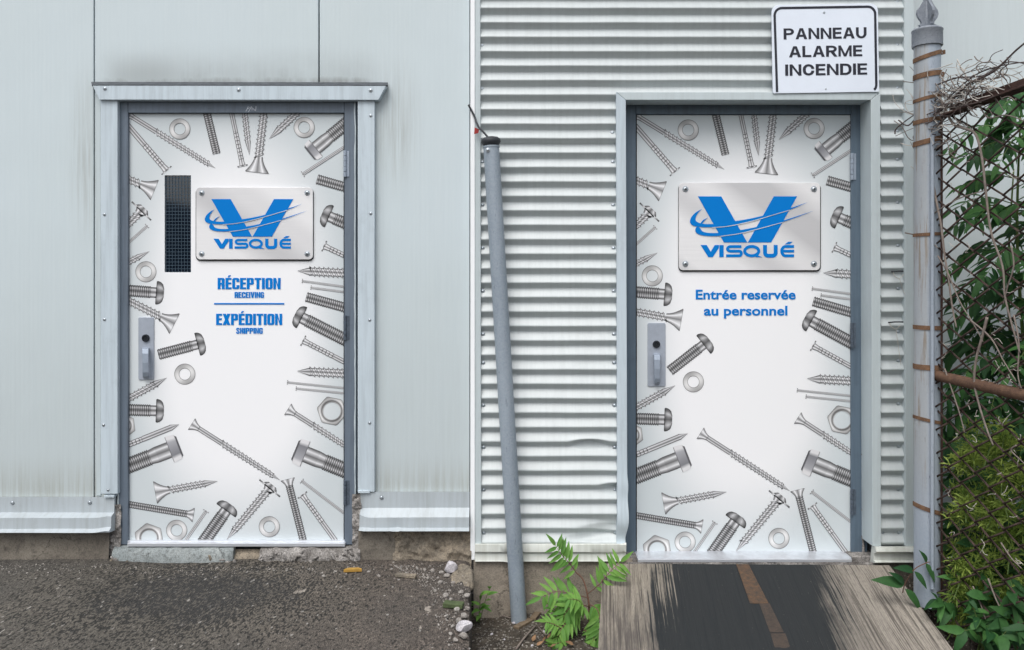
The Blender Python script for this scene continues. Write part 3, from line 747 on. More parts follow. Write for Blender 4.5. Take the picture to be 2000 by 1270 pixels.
def band(b, pts, w, d, cv, closed=False):
    """stroke of width w along pts (picture coords) as flat raised strip"""
    n = len(pts); L = []; Rr = []
    for i in range(n):
        a = Vector(pts[max(i-1, 0)]); c = Vector(pts[min(i+1, n-1)]); t = (c-a).normalized(); nn = Vector((-t.y, t.x))
        ww = w(i/(n-1)) if callable(w) else w
        p = Vector(pts[i]); L.append(p + nn*ww/2); Rr.append(p - nn*ww/2)
    vv = [P(*cv(*q), d) for q in L] + [P(*cv(*q), d) for q in Rr]
    b.add(vv + [v + Vector((0, .0015, 0)) for v in vv], [(i, i+1, n+i+1, n+i) for i in range(n-1)] +
          [(i, i+1, i+1+2*n, i+2*n) for i in range(n-1)] + [(n+i, n+i+1, n+i+1+2*n, n+i+2*n) for i in range(n-1)])
def poly(b, pts, d, cv, thick=.0015):
    vv = [P(*cv(*q), d) for q in pts]; n = len(vv)
    b.add(vv + [v + Vector((0, thick, 0)) for v in vv], [tuple(range(n))] + [(i, (i+1) % n, (i+1) % n+n, i+n) for i in range(n)])
def arc(cx, cy, rx, ry, a0, a1, n=8):
    return [(cx + rx*math.cos(R(a0+(a1-a0)*i/n)), cy + ry*math.sin(R(a0+(a1-a0)*i/n))) for i in range(n+1)]

def logo(plaque, d, cv):
    """blue emblem and name, drawn in the coordinates of an enlarged crop of the right plaque; cv turns them into photo pixels"""
    b = MB()
    poly(b, [(225,185),(418,185),(633,566),(440,566)], d, cv); poly(b, [(852,185),(1045,185),(831,566),(638,566)], d, cv)
    b.build('emblem_letter', M['blue'], plaque, recalc=False)
    up = [(262,288),(238,308),(217,336),(206,365),(208,387),(236,404),(288,413),(345,413),(420,405),(535,389),(650,370),(765,344),(850,322),(1000,278),(1135,233)]
    lo = [(262,288),(215,312),(176,348),(160,385),(166,412),(196,430),(262,439),(340,440),(450,431),(550,415),(650,392),(750,365),(850,335),(985,295),(1135,233)]
    up2 = [(232,437),(247,452),(262,474),(300,485),(345,488),(390,487),(480,479),(580,463),(710,438),(800,418),(935,383),(1050,347),(1185,303)]
    lo2 = [(212,437),(203,465),(216,490),(262,508),(330,514),(380,513),(440,508),(560,491),(690,460),(800,431),(925,397),(1050,354),(1185,303)]
    sw = lambda q: [(v.x, v.y) for v in curve([(x, y, 0) for x, y in q], 4)]
    for u_, l_ in ((up, lo), (up2, lo2)):
        b = MB(); U = sw(u_); L = sw(l_); n = len(U)
        vv = [P(*cv(*q), d+.0012) for q in U] + [P(*cv(*q), d+.0012) for q in L]
        b.add(vv, [(i, i+1, n+i+1, n+i) for i in range(n-1)]); 
        if u_ is up2: poly(b, [(245,407),(268,380),(308,359),(282,382),(262,409)], d+.0012, cv)
        b.build('emblem_swoosh', M['blue'], plaque, recalc=False)
    b = MB()
    band(b, sw([(340,443),(450,435),(550,418),(650,395),(750,368),(850,338),(985,298)]), 5, d+.0018, cv)
    band(b, sw([(408,515),(440,511),(560,494),(690,463),(800,434),(925,400)]), 5, d+.0018, cv)
    b.build('emblem_line', M['plate'], plaque, recalc=False)
    b = MB()
    poly(b, [(247,587),(297,587),(331,642),(364,587),(398,587),(398,612),(348,688),(312,688)], d, cv)
    poly(b, [(402,587),(438,587),(438,688),(402,688)], d, cv)
    band(b, [(585,600),(500,600)] + arc(496,619,26,19,-90,-270,10) + [(500,638),(560,638)] + arc(566,657,18,19,-90,90,10) + [(560,676),(458,676)], 24, d, cv)
    band(b, arc(670,637.5,58,38.5,-90,-450,44), 25, d, cv); poly(b, [(668,664),(702,664),(756,688),(708,688)], d+.0002, cv)
    band(b, [(780,587),(780,650)] + arc(806,650,26,26,180,90,8) + [(840,676)] + arc(842,650,26,26,90,0,8) + [(868,587)], 32, d, cv)
    band(b, [(1020,599),(950,599)] + arc(950,637.5,32,38.5,-90,-270,14) + [(1020,676)], 24, d, cv); band(b, [(930,637.5),(1020,637.5)], 22, d+.0002, cv)
    poly(b, [(945,580),(972,560),(1008,560),(985,580)], d, cv)
    b.build('lettering', M['blue'], plaque, recalc=False)

# ------------------------------------------------------------------ printed fasteners (flat print on the door leaf)
def tone(v, base=1.0):
    ks = [(-1, .26), (-.86, .42), (-.55, .95), (-.3, .78), (0, .46), (.2, .58), (.5, .93), (.75, .56), (1, .28)]
    for (a, x), (c, y) in zip(ks, ks[1:]):
        if a <= v <= c: g = x + (y-x)*(v-a)/(c-a); break
    g = min(.97, g*base); return lin(g*249, g*250, g*253)
NV = 8
def fastener(A, B, segs):
    """rows across the axis A->B; segs: (t0, t1, r0, r1, style) in photo pixels; returns (points, faces, colours)"""
    A = Vector(A); B = Vector(B); t = (B-A).normalized(); nrm = Vector((-t.y, t.x)); vv = []; ff = []; cc = []
    for t0, t1, r0, r1, style in segs:
        rows = []
        if style in ('fine', 'ring', 'coarse'):
            pit = {'fine': 4.2, 'ring': 7.5, 'coarse': 9.0}[style]; k = 0; x = t0
            while x < t1:
                for fr, rr, br, sk in ({'fine': [(0, .84, .46, 0), (.35, 1.0, .98, 0), (.7, .95, .66, 0)],
                      'ring': [(0, .82, .45, 0), (.12, .95, 1.12, 0), (.85, .95, 1.0, 0), (.9, .82, .45, 0)],
                      'coarse': [(0, .74, .55, 1), (.22, 1.08, 1.25, 1), (.42, .80, .62, 1), (.55, .74, 1.1, 1), (.85, .74, 1.15, 1)]}[style]):
                    xx = x + fr*pit
                    if xx > t1: break
                    u = (xx-t0)/max(1e-6, t1-t0); rows.append((xx, (r0+(r1-r0)*u)*rr, br, sk*.55))
                x += pit
            rows.append((t1, r1*.8, .8, 0))
        elif style == 'dome':
            for i in range(7):
                u = i/6; rows.append((t0+(t1-t0)*u, r0+(r1-r0)*math.sqrt(max(0, 1-(1-u)**2)), .62+.26*math.sin(u*3), 0))
            rows.append((t1+.2, r1, .45, 0)); rows.append((t1+1.4, r1*.95, .5, 0))
        elif style == 'cap': rows = [(t0, r0, .9, 0), ((t0+t1)/2, (r0+r1)*.53, 1.0, 0), (t1, r1, .85, 0)]
        elif style == 'hex':
            rows = [(t0, r0*.72, .5, 0), (t0+2.5, r0*.80, .5, 0), (t0+4.5, r0*.93, .9, 0), (t1-2, r1, 1.05, 0), (t1, r1*.95, .6, 0)]
        elif style == 'flare':
            for i in range(6):
                u = i/5; rows.append((t0+(t1-t0)*u, r1+(r0-r1)*(1-u)**1.6, 1.18-.15*u, 0))
            rows.insert(0, (t0-1.2, r0*.97, .6, 0))
        else: rows = [(t0, r0, 1, 0), (t1, r1, .95, 0)]
        b0 = len(vv)
        for xx, rr, br, sk in rows:
            for j in range(NV+1):
                v = -1 + 2*j/NV; q = A + t*(xx + v*rr*sk) + nrm*(rr*v); vv.append((q.x, q.y))
                if style == 'hex': tn = lin(*((222, 222, 224) if abs(v) > .55 else (150+40*v, 151+40*v, 156+40*v))) if br > .7 else lin(90, 90, 94)
                else: tn = tone(v, br)
                cc.append(tn)
        m = NV+1
        ff += [(b0+i*m+j, b0+(i+1)*m+j, b0+(i+1)*m+j+1, b0+i*m+j+1) for i in range(len(rows)-1) for j in range(NV)]
    return vv, ff, cc
def ringshape(cx, cy, ro, ri, sides=0, rot=0):
    vv = []; ff = []; cc = []; n = 48; rings = [ro, ro*.93, (ro+ri)/2+1, ri*1.12, ri] if not sides else [ro, ro*.96, ri*1.38, ri*1.16, ri]
    tn = [62, 186, 198, 206, 60] if not sides else [90, 160, 212, 96, 180]
    for k, (r, g) in enumerate(zip(rings, tn)):
        for i in range(n):
            a = 2*math.pi*i/n; rr = r
            if sides and k < 2:
                s_ = 2*math.pi/sides; q = (a-rot) % s_ - s_/2; rr = r*math.cos(s_/2)/math.cos(q)
            sh = g*(1 + .13*math.cos(a*2+.9)); vv.append((cx+rr*math.cos(a), cy+rr*math.sin(a))); cc.append(lin(min(250, sh)))
    ff = [(k*n+i, k*n+(i+1) % n, (k+1)*n+(i+1) % n, (k+1)*n+i) for k in range(4) for i in range(n)]
    return vv, ff, cc
LEN = lambda a, b_: math.hypot(b_[0]-a[0], b_[1]-a[1])
def pan(A, B, hr=23, r=12): 
    l = LEN(A, B); return fastener(A, B, [(26, l, r, r, 'fine'), (14, 27, r*.86, r*.86, 'plain'), (0, 14, hr*.35, hr, 'dome')])
def hexb(A, B, hr=27, th=22, r=16, pl=62):
    l = LEN(A, B); return fastener(A, B, [(pl, l, r*1.02, r*1.02, 'fine'), (th, pl-14, r, r, 'plain'), (pl-14, pl, r, r*.88, 'plain'), (0, th, hr, hr, 'hex')])
def wood(A, B, hr=22, r=9, fl=30, tip=0):
    l = LEN(A, B); s_ = [(fl, l-tip, r, r*.95, 'coarse'), (0, fl, hr, r*.85, 'flare')]
    if tip: s_.append((l-tip, l, r*.8, .3, 'plain'))
    return fastener(A, B, s_)
def deckscrew(A, B, hr=13, r=6.5, pl=70, tip=16):
    l = LEN(A, B); return fastener(A, B, [(pl, l-tip, r*1.1, r*.95, 'coarse'), (l-tip, l, r*.5, .2, 'plain'), (15, pl, r*.78, r*.78, 'plain'), (0, 16, hr, r*.8, 'flare')])
def pointed(A, B, r=7, tip=26):
    l = LEN(A, B); return fastener(A, B, [(0, l-tip, r, r, 'coarse'), (l-tip, l, r*.85, .2, 'plain')])
def flange(A, B, tip=24, r=9.5):
    l = LEN(A, B); return fastener(A, B, [(16, l-tip, r, r*.85, 'coarse'), (l-tip, l, r*.6, .2, 'plain'), (9, 17, r*1.35, r*.9, 'flare'), (0, 7, 9, 16, 'cap'), (7, 10, 26, 26, 'plain')])
def mach(A, B, hr=14, r=7):
    l = LEN(A, B); return fastener(A, B, [(12, l, r, r, 'fine'), (0, 13, hr, r*.9, 'flare')])
def ringnail(A, B, r=5.5):
    l = LEN(A, B); return fastener(A, B, [(14, min(l, 70), r, r, 'ring'), (min(l, 70), l, r*.9, r*.9, 'plain'), (3, 15, r*1.15, r*.9, 'flare'), (0, 2.5, r*2, r*2, 'plain')])
def thin(A, B, r=2.6):
    l = LEN(A, B); return fastener(A, B, [(0, l, r, r, 'plain'), (-1.5, .5, r*2, r*2, 'plain')])
def stud(A, B, r=10):
    return fastener(A, B, [(0, LEN(A, B), r, r, 'fine')])
def spike(A, B, r=6):
    l = LEN(A, B); return fastener(A, B, [(0, l*.36, r, r, 'ring'), (l*.36, l-18, r*.95, r*.95, 'plain'), (l-18, l, r*1.05, .2, 'plain')])

FAST = [
 ('screw', deckscrew, ((246,221),(421,329))), ('nail', ringnail, ((326,334),(238,232)), dict(r=6.3)), ('screw', wood, ((301,371),(228,341)), dict(hr=21)),
 ('screw', flange, ((282,406),(232,458))), ('nail', thin, ((287,442),(240,484))), ('screw', pointed, ((232,522),(292,491))),
 ('washer', ringshape, (285,531,20.5,11)), ('bolt', pan, ((320,573),(230,566))), ('screw', wood, ((340,632),(232,578))),
 ('bolt', pan, ((400,669),(309,693)), dict(r=11)), ('washer', ringshape, (361,731,20.5,11)), ('screw', pointed, ((236,787),(326,738)), dict(r=8)),
 ('bolt', pan, ((320,803),(230,800))), ('nut', ringshape, (242,832,24,12,6,.4)), ('nail', spike, ((238,874),(350,829))),
 ('bolt', hexb, ((351,871),(232,917))), ('screw', deckscrew, ((375,829),(547,938))), ('screw', wood, ((304,962),(425,940)), dict(tip=26, fl=28, r=8)),
 ('screw', mach, ((377,1006),(238,983))), ('nut', ringshape, (291,1051,30,15,6,.35)), ('washer', ringshape, (345,1036,20.5,11)),
 ('nail', thin, ((402,999),(355,1067)), dict(r=3)), ('bolt', pan, ((450,985),(388,1072)), dict(r=13)), ('screw', flange, ((532,947),(443,1054))),
 ('washer', ringshape, (526,1029,20.5,11)), ('screw', mach, ((562,937),(597,1075)), dict(r=7.5)), ('nail', thin, ((590,940),(690,1016)), dict(r=2.6)),
 ('nail', ringnail, ((590,966),(668,1074))), ('bolt', hexb, ((576,879),(694,927))), ('screw', deckscrew, ((563,800),(700,887)), dict(pl=58)),
 ('nut', ringshape, (648,803,30,17,6,.2)), ('nail', thin, ((562,747),(700,761)), dict(r=2)), ('nail', thin, ((579,759),(700,771)), dict(r=2)),
 ('screw', pointed, ((720,732),(580,725)), dict(r=10)), ('nail', ringnail, ((591,665),(692,717))), ('bolt', pan, ((576,614),(700,677)), dict(r=13)),
 ('stud', stud, ((598,580),(700,608))), ('nail', thin, ((591,549),(700,564)), dict(r=2)), ('nail', thin, ((608,562),(700,574)), dict(r=2)),
 ('screw', pointed, ((720,536),(581,529)), dict(r=10)), ('nail', ringnail, ((632,480),(704,514))), ('bolt', pan, ((629,417),(704,449)), dict(r=12)),
 ('stud', stud, ((619,350),(700,373))), ('nail', thin, ((592,340),(690,276)), dict(r=3)), ('bolt', hexb, ((604,300),(694,226)), dict(hr=21, th=17, r=13, pl=52)),
 ('washer', ringshape, (594,249,20.5,11)), ('screw', pointed, ((604,198),(526,271)), dict(r=8)), ('screw', wood, ((502,336),(517,205)), dict(hr=23)),
 ('screw', pointed, ((476,205),(487,302)), dict(r=6.5)), ('nail', ringnail, ((474,325),(449,205)), dict(r=5)), ('stud', stud, ((423,300),(400,205)), dict(r=8)),
 ('washer', ringshape, (351,252,20.5,11)),
]
def to_right(x, y):
    dx = x-251; dy = y-222; ks = [(-40, -1), (0, -1), (350, 0), (508, 12), (668, 17), (813, 20), (900, 21)]; sh = ks[-1][1]
    for (a, p), (c, q) in zip(ks, ks[1:]):
        if a <= dy <= c: sh = p + (q-p)*(dy-a)/(c-a); break
    return 1244 + dx - 1 + 5*max(0, min(1, dx/420)), 225 + dy + sh

def put_prints(parent, right, rect, d):
    rm = random.Random(3)
    for i, it in enumerate(FAST):
        name, fn, args = it[0], it[1], it[2]; kw = it[3] if len(it) > 3 else {}
        if right:
            if fn is ringshape: args = to_right(args[0], args[1]) + tuple(args[2:])
            else: args = tuple(to_right(*q) for q in args)
            if i == 8: args = ((1330,625),(1228,607))
            if i == 9: args = ((1386,664),(1308,725))
            if i == 39: args = ((1750,541),(1608,533))
            if i == 6: args = (1274,539,20.5,11)
            if i in (37, 38): args = tuple((x, y+12) for x, y in args)
            if i == 36: args = tuple((x-6, y+5) for x, y in args)
        vv, ff, cc = fn(*args, **kw)
        b = MB(); dd = d + .0006 + .00003*i
        b.add([P(x, y, dd) for x, y in vv], ff, cc)
        o = b.build('printed_' + name, M['vcol'], parent, recalc=False)
        bm = bmesh.new(); bm.from_mesh(o.data)
        a = P(rect[0], rect[3], d) - ORG[parent.name]; c = P(rect[2], rect[1], d) - ORG[parent.name]
        for co, no in ((a, (-1,0,0)), (a, (0,0,-1)), (c, (1,0,0)), (c, (0,0,1))):
            bmesh.ops.bisect_plane(bm, geom=bm.verts[:]+bm.edges[:]+bm.faces[:], plane_co=co, plane_no=no, clear_outer=True)
        n = len(bm.faces); bm.to_mesh(o.data); bm.free()
        if n == 0: bpy.data.objects.remove(o)

# ------------------------------------------------------------------ doors
def rounded(x0, y0, x1, y1, r, n=5):
    out = []
    for cx, cy, a in ((x1-r, y0+r, -90), (x1-r, y1-r, 0), (x0+r, y1-r, 90), (x0+r, y0+r, 180)): out += arc(cx, cy, r, r, a, a+90, n)
    return out
def plaque(door, x0, y0, x1, y1, d, cv):
    b = MB().prism(rounded(x0-.8, y0+2, x1+1.2, y1+2.6, 9), d + .006, d + .0005); back = b.build('plaque_dark_edge', M['dark'], door)  # dark sheet added, offset to draw the plaque's printed lower edge
    b = MB().prism(rounded(x0, y0, x1, y1, 8), d + .011, d + .0062); pl = b.build('plaque', M['plate'], door, bevel=.0012)
    ins = 11 if x0 < 1000 else 12.5
    hd = dome_mesh('plaque_screw', .0105 if x0 < 1000 else .0118, M['screw'])
    sock = MB(); sock.add([(.0045*math.cos(k*math.pi/3), -.0092, .0045*math.sin(k*math.pi/3)) for k in range(6)], [tuple(range(6))]); sockm = sock.mesh('socket', M['lock'], recalc=False)
    for sx in (x0+ins, x1-ins):
        for sy in (y0+ins, y1-ins):
            m_ = Matrix.Translation(P(sx, sy, d + .0112)); inst('plaque_screw', hd, pl, m_); inst('screw_socket', sockm, pl, m_)
    logo(pl, d + .0128, cv)
    return pl
def handle(door, x0, y0, x1, y1, lx, ly, hx0, hx1, hy0, hy1, d):
    b = MB().prism(rounded(x0, y0, x1, y1, 3, 3), d + .006, d + .0005); pl = b.build('handle_plate', M['lever'], door, bevel=.0015)
    c = P(lx, ly, d + .006); n = 20; b = MB()
    prof = [(.019, 0), (.019, .006), (.016, .010), (.0115, .010), (.0115, .006), (.001, .006)]
    b.add([(c.x+r*math.cos(2*math.pi*k/n), c.y-h, c.z+r*math.sin(2*math.pi*k/n)) for r, h in prof for k in range(n)],
          [(i*n+k, i*n+(k+1) % n, (i+1)*n+(k+1) % n, (i+1)*n+k) for i in range(len(prof)-1) for k in range(n)])
    b.box((c.x-.0015, c.y-.0075, c.z-.006), (c.x+.0015, c.y-.005, c.z+.006))
    b.build('lock_cylinder', M['lock'], pl, smooth='auto')
    # pull: a bowed rectangular bar standing off the plate
    path = [(hy0+3, .002), (hy0+2, .014), (hy0+4, .026), (hy0+12, .034), ((hy0+hy1)/2, .037), (hy1-12, .033), (hy1-5, .026), (hy1-3, .014), (hy1-3, .002)]
    b = MB(); vv = []
    for k, (py, off) in enumerate(path):
        t0 = path[max(k-1, 0)]; t1 = path[min(k+1, len(path)-1)]
        tz = -(t1[0]-t0[0])*S; ty = -(t1[1]-t0[1]); l = math.hypot(tz, ty); nz, ny = -ty/l, tz/l
        q = P((hx0+hx1)/2, py, d + .006 + off); u = k/(len(path)-1); hw = ((hx1-hx0)/2 - (2.2*u if k < 8 else 2))*S; th = .0045
        for sx, sg in ((-1, 1), (1, 1), (1, -1), (-1, -1)): vv.append((q.x + sx*hw, q.y + sg*th*ny, q.z + sg*th*nz))
    m = len(path)
    b.add(vv, [(i*4+k, i*4+(k+1) % 4, i*4+4+(k+1) % 4, i*4+4+k) for i in range(m-1) for k in range(4)] + [(0,1,2,3), ((m-1)*4+3, (m-1)*4+2, (m-1)*4+1, (m-1)*4)])
    b.build('pull_handle', M['lever2'], pl, bevel=.0012)
def hinge(door, x, y0, y1, d, mat):
    b = MB().pbox(x-1.2, y0+1, x+8, y1-1, d - .001, d - .006); h = b.build('hinge', mat, door)
    n = 5
    for k in range(n):
        a = P(x, y0 + (y1-y0)*k/n + .5, d); c = P(x, y0 + (y1-y0)*(k+1)/n - .5, d)
        MB().tube([a, a + (c-a)*.5, c], .0085, 10).build('hinge_knuckle', mat, h, smooth='auto')

# left door -----------------------------------------------------------
dl_ = -.014
A0 = P(461, 1068, -.02)
dA = thing('steel_door', 'white printed door with a dark window slot, in the smooth panelled wall', 'door', (A0.x, .02, A0.z))
b = MB().pbox(231.5, 196, 249.6, 1064, .004, -.054); b.build('door_jamb', M['steel'], dA, bevel=.002)
b = MB().pbox(672.6, 196, 696, 1064, .004, -.054); b.build('door_jamb', M['steel'], dA, bevel=.002)
b = MB().pbox(250, 196, 672.2, 220.4, .004, -.054); b.build('door_head', M['steel'], dA, bevel=.002)
rect = (251.5, 222.5, 671, 1055.5)
# scratch marks on the head
b = MB()
for x0, y0, x1, y1 in ((480,218,485,208),(485,219,491,208),(492,216,492,209),(494,212,498,216),(499,217,500,208),(483,213,488,210)):
    band(b, [(x0,y0),((x0+x1)/2+.3,(y0+y1)/2),(x1,y1)], .7, .0046, lambda x, y: (x, y))
b.build('scratch_marks', M['alu'], dA, recalc=False)
pm = m_print(P(461, 0, dl_).x, P(0, 640, dl_).z, 210*S*1.0035, 417*S*1.0035, 'white door print')
wx0, wy0, wx1, wy1 = 321.5, 342.5, 373, 532
b = MB()
xs_ = [rect[0], wx0, wx1, rect[2]]; ys_ = [rect[1], wy0, wy1, rect[3]]
for i in range(3):
    for j in range(3):
        if i == 1 and j == 1: continue
        q = [P(xs_[i], ys_[j], dl_), P(xs_[i+1], ys_[j], dl_), P(xs_[i+1], ys_[j+1], dl_), P(xs_[i], ys_[j+1], dl_)]; b.add(q, [(3, 2, 1, 0)])
for (xa, ya, xb, yb) in ((wx0,wy0,wx1,wy0),(wx1,wy0,wx1,wy1),(wx1,wy1,wx0,wy1),(wx0,wy1,wx0,wy0),(rect[0],rect[1],rect[2],rect[1]),(rect[2],rect[1],rect[2],rect[3]),(rect[2],rect[3],rect[0],rect[3]),(rect[0],rect[3],rect[0],rect[1])):
    p, q = P(xa, ya, dl_), P(xb, yb, dl_); b.add([p, q, q + Vector((0, .035, 0)), p + Vector((0, .035, 0))], [(0, 1, 2, 3)])
b.build('door_leaf', pm, dA, recalc=False)
def dark_gap_strip(door, x0, y0, x1, y1, d):  # dark strips set into the gap round the leaf to stand for its shade
    b = MB(); b.pbox(x0-2.2, y0-2.2, x0-.1, y1+2, d-.003, d-.03); b.pbox(x1+.1, y0-2.2, x1+2.2, y1+2, d-.003, d-.03); b.pbox(x0, y0-2.2, x1, y0-.1, d-.0035, d-.03); b.pbox(x0, y1+.1, x1, y1+2, d-.0035, d-.03); b.build('dark_gap_strip', M['dark'], door)
dark_gap_strip(dA, *rect, dl_)
b = MB().pbox(wx0-3, wy0-3, wx1+3, wy1+3, dl_-.012, dl_-.03); win = b.build('window', M['dark'], dA)
b = MB().pbox(wx0-2, wy0-2, wx1+2, wy1+2, dl_-.007, dl_-.0115); b.build('pane', M['glassd'], win)
b = MB()
for k in range(29):
    y = wy0 + 4 + k*6.6; b.pbox(wx0, y, wx1, y+1.0, dl_-.0055, dl_-.0068)
for k in range(9):
    x = wx0 + 2.5 + k*6.0; b.pbox(x, wy0, x+.8, wy1, dl_-.0045, dl_-.0055)
b.build('wire_mesh', M['wire'], win, kind='stuff')
put_prints(dA, False, rect, dl_)
cvR = lambda zx, zy: (1310 + zx/4.232, 340 + zy/4.232)
def cvL(zx, zy):
    x, y = cvR(zx, zy); return 417 + (x-1368.4)*.826, 389 + (y-383.7)*.815
plaque(dA, 383, 366, 611, 507, dl_, cvL)
dt = dl_ + .0022
block_letters('RÉCEPTION', 425, 548, 543, 565, dt, M['blue'], dA)
block_letters('RECEIVING', 458, 515.5, 570.5, 582, dt, M['blue'], dA)
MB().pbox(418, 592, 555, 595, dt, dt-.0015).build('rule', M['blue'], dA)
block_letters('EXPÉDITION', 422, 551, 613, 635, dt, M['blue'], dA)
block_letters('SHIPPING', 461, 513, 640.5, 652, dt, M['blue'], dA)
handle(dA, 270, 620, 300.5, 742, 285, 660.5, 277.5, 291, 679, 739, dl_)
for y0, y1 in ((294, 346), (616, 664), (938, 986)): hinge(dA, 674, y0, y1, .008, M['lever2'] if y0 < 400 else M['hinged'])
b = MB().pbox(249, 1056.5, 673, 1062, .006, -.05); b.pbox(248.5, 1061.5, 673.5, 1068, .03, -.05); b.build('threshold', M['alu'], dA, bevel=.0015)

# right door ----------------------------------------------------------
dr_ = -.088
A1 = P(1452, 1088, -.09)
dB = thing('steel_door', 'white printed door without a window, in the corrugated wall', 'door', (A1.x, .09, A1.z))
b = MB().pbox(1216, 204, 1242, 1084, -.076, -.155); b.build('door_jamb', M['steel2'], dB, bevel=.002)
b = MB().pbox(1662.5, 204, 1694, 1086, -.076, -.155); b.build('door_jamb', M['steel2'], dB, bevel=.002)
b = MB().pbox(1242.3, 196, 1662.2, 223.2, -.076, -.155); b.build('door_head', M['steel2'], dB, bevel=.002)
rect = (1244, 225.3, 1661, 1079)
b = MB().pbox(*rect, dr_, dr_-.04); pm2 = m_print(P(1452, 0, dr_).x, P(0, 652, dr_).z, 208.5*S*1.02, 427*S*1.02, 'white door print right')
b.build('door_leaf', pm2, dB)
dark_gap_strip(dB, *rect, dr_)
put_prints(dB, True, rect, dr_)
plaque(dB, 1326, 357, 1602, 528, dr_, cvR)
dt = dr_ + .0022
lettering('Entrée reservée', 1359, 1554, 566, 585, dt, M['blue'], dB, .026)
lettering('au personnel', 1375, 1538, 597.5, 616.5, dt, M['blue'], dB, .026, ref='l')
handle(dB, 1265, 631, 1300, 755, 1282, 672.5, 1276.5, 1290, 691, 751, dr_)
for y0, y1 in ((299, 352), (630, 680), (955, 1006)): hinge(dB, 1664, y0, y1, -.072, M['lever2'] if y0 < 400 else M['hinged'])
b = MB().pbox(1246, 1089, 1665, 1094, -.02, -.13); b.pbox(1246, 1092.5, 1664, 1098.5, .030, -.13); b.build('threshold', M['alu'], dB, bevel=.0015)
rough_face(1225, 1715, 1098, 1110, .030, .009, 20, 90, 6, 31).build('sill_edge', M['mortar'], wr, smooth='auto')
for x0, x1 in ((1200, 1246.5), (1664.5, 1716)):
    MB().pbox(x0, 1087, x1, 1112, -.01, -.155).build('mortar_bed', M['mortar'], wr, bevel=.004)
# ragged seal along the right jamb
MB().tube([P(1686 + 1.5*noise.noise(Vector((y*.05, 1, 0))), y, -.074) for y in range(210, 1082, 6)], [.006*(1+.8*noise.noise(Vector((y*.11, 2, 3)))) for y in range(210, 1082, 6)], 6).build('caulk_bead', M['mortar'], wr, smooth=True)

# ------------------------------------------------------------------ fire alarm sign
def srot(px, py):
    a = R(-.9); x, y = px-1612, py-94; return 1612 + x*math.cos(a) - y*math.sin(a), 94 + x*math.sin(a) + y*math.cos(a)
sg = thing('sign', 'white fire alarm panel sign with black border and rounded corners above the right door', 'sign', tuple(P(1612, 178, .04)))
b = MB().prism([srot(x, y) for x, y in [q for q in rounded(1507.5, 8, 1717, 182, 15) if q[1] < 150] + []] + [], .046, .042) if False else None
pts = arc(1701, 23, 15, 15, -90, 0, 6) + arc(1713, 178, 3, 3, 0, 90, 3) + arc(1511, 178, 3, 3, 90, 180, 3) + arc(1523, 23, 15, 15, 180, 270, 6)
MB().prism([srot(x, y) for x, y in pts], .052, .048).build('sign_plate', M['signw'], sg, bevel=.0008)
bp = [(1516.5, 178.5)] + arc(1528.5, 29, 14.5, 14.5, 180, 270, 8) + arc(1696, 29, 14.5, 14.5, -90, 0, 8) + arc(1704.5, 166, 6, 11, 0, 75, 5)
b = MB(); band(b, bp, 4.6, .0532, srot); b.build('sign_border', M['signb'], sg, recalc=False)
for tx, x0, x1, y0, y1 in (('PANNEAU', 1531, 1693, 54.5, 76), ('ALARME', 1541, 1684, 89.5, 111), ('INCENDIE', 1533, 1693, 125, 147)):
    block_letters(tx, x0, x1, y0, y1, .0532, M['signb'], sg, w=.86, s=.225, h=.185, rx=.43, ry=.42, gap=.11, rot=srot, thick=.0006)
screw(sg, 1609.5, 24.5, .0525, .6); screw(sg, 1613, 174, .0525, .45)

# ------------------------------------------------------------------ conduit pipe and cable
pt, pb = P(959.5, 288, .10), P(1013.5, 1212, .10)
pipe = thing('conduit_pipe', 'leaning galvanised pipe standing in the soil against the corrugated wall', 'pipe', tuple(pb))
pts = [pt + (pb-pt)*i/30 for i in range(31)]
MB().tube(pts, [15.6*S*.975]*31, 20).build('pipe', M['galv'], pipe, smooth='auto')
ax = (pb-pt).normalized()
prof = [(.004, .036), (-.006, .035), (-.014, .041), (-.026, .048), (-.038, .046), (-.047, .036), (-.052, .016)]
MB().tube([pt + ax*p for p, r in prof], [r for p, r in prof], 18).build('rubber_boot', M['rubber'], pipe, smooth='auto')
MB().tube([pt + ax*.002, pt - ax*.006], .041, 18).build('pipe_collar', M['galv'], pipe, smooth='auto')
o = inst('pipe_bolt', SCREW, pipe, Matrix.Translation(P(953, 293, .10 + .0385)) @ Matrix.Scale(1.1, 4))
cb = MB().tube(curve([pt - ax*.045 + Vector((-.01, 0, 0)), P(944, 258, .09), P(936, 250, .075), P(930, 238, .06), P(926, 226, .04), P(915, 205, .036)], 6), .005, 8)
tag(cb.build('cable', M['rubber'], loc=tuple(pt), smooth=True), 'black cable rising from the rubber boot of the leaning pipe', 'cable')
b = MB().prism([(927, 249), (936, 253), (934, 260), (926, 262)], .066, .060)
tag(b.build('tag', M['red'], loc=tuple(P(930, 255, .06))), 'small red tag beside the black cable on top of the pipe', 'tag')

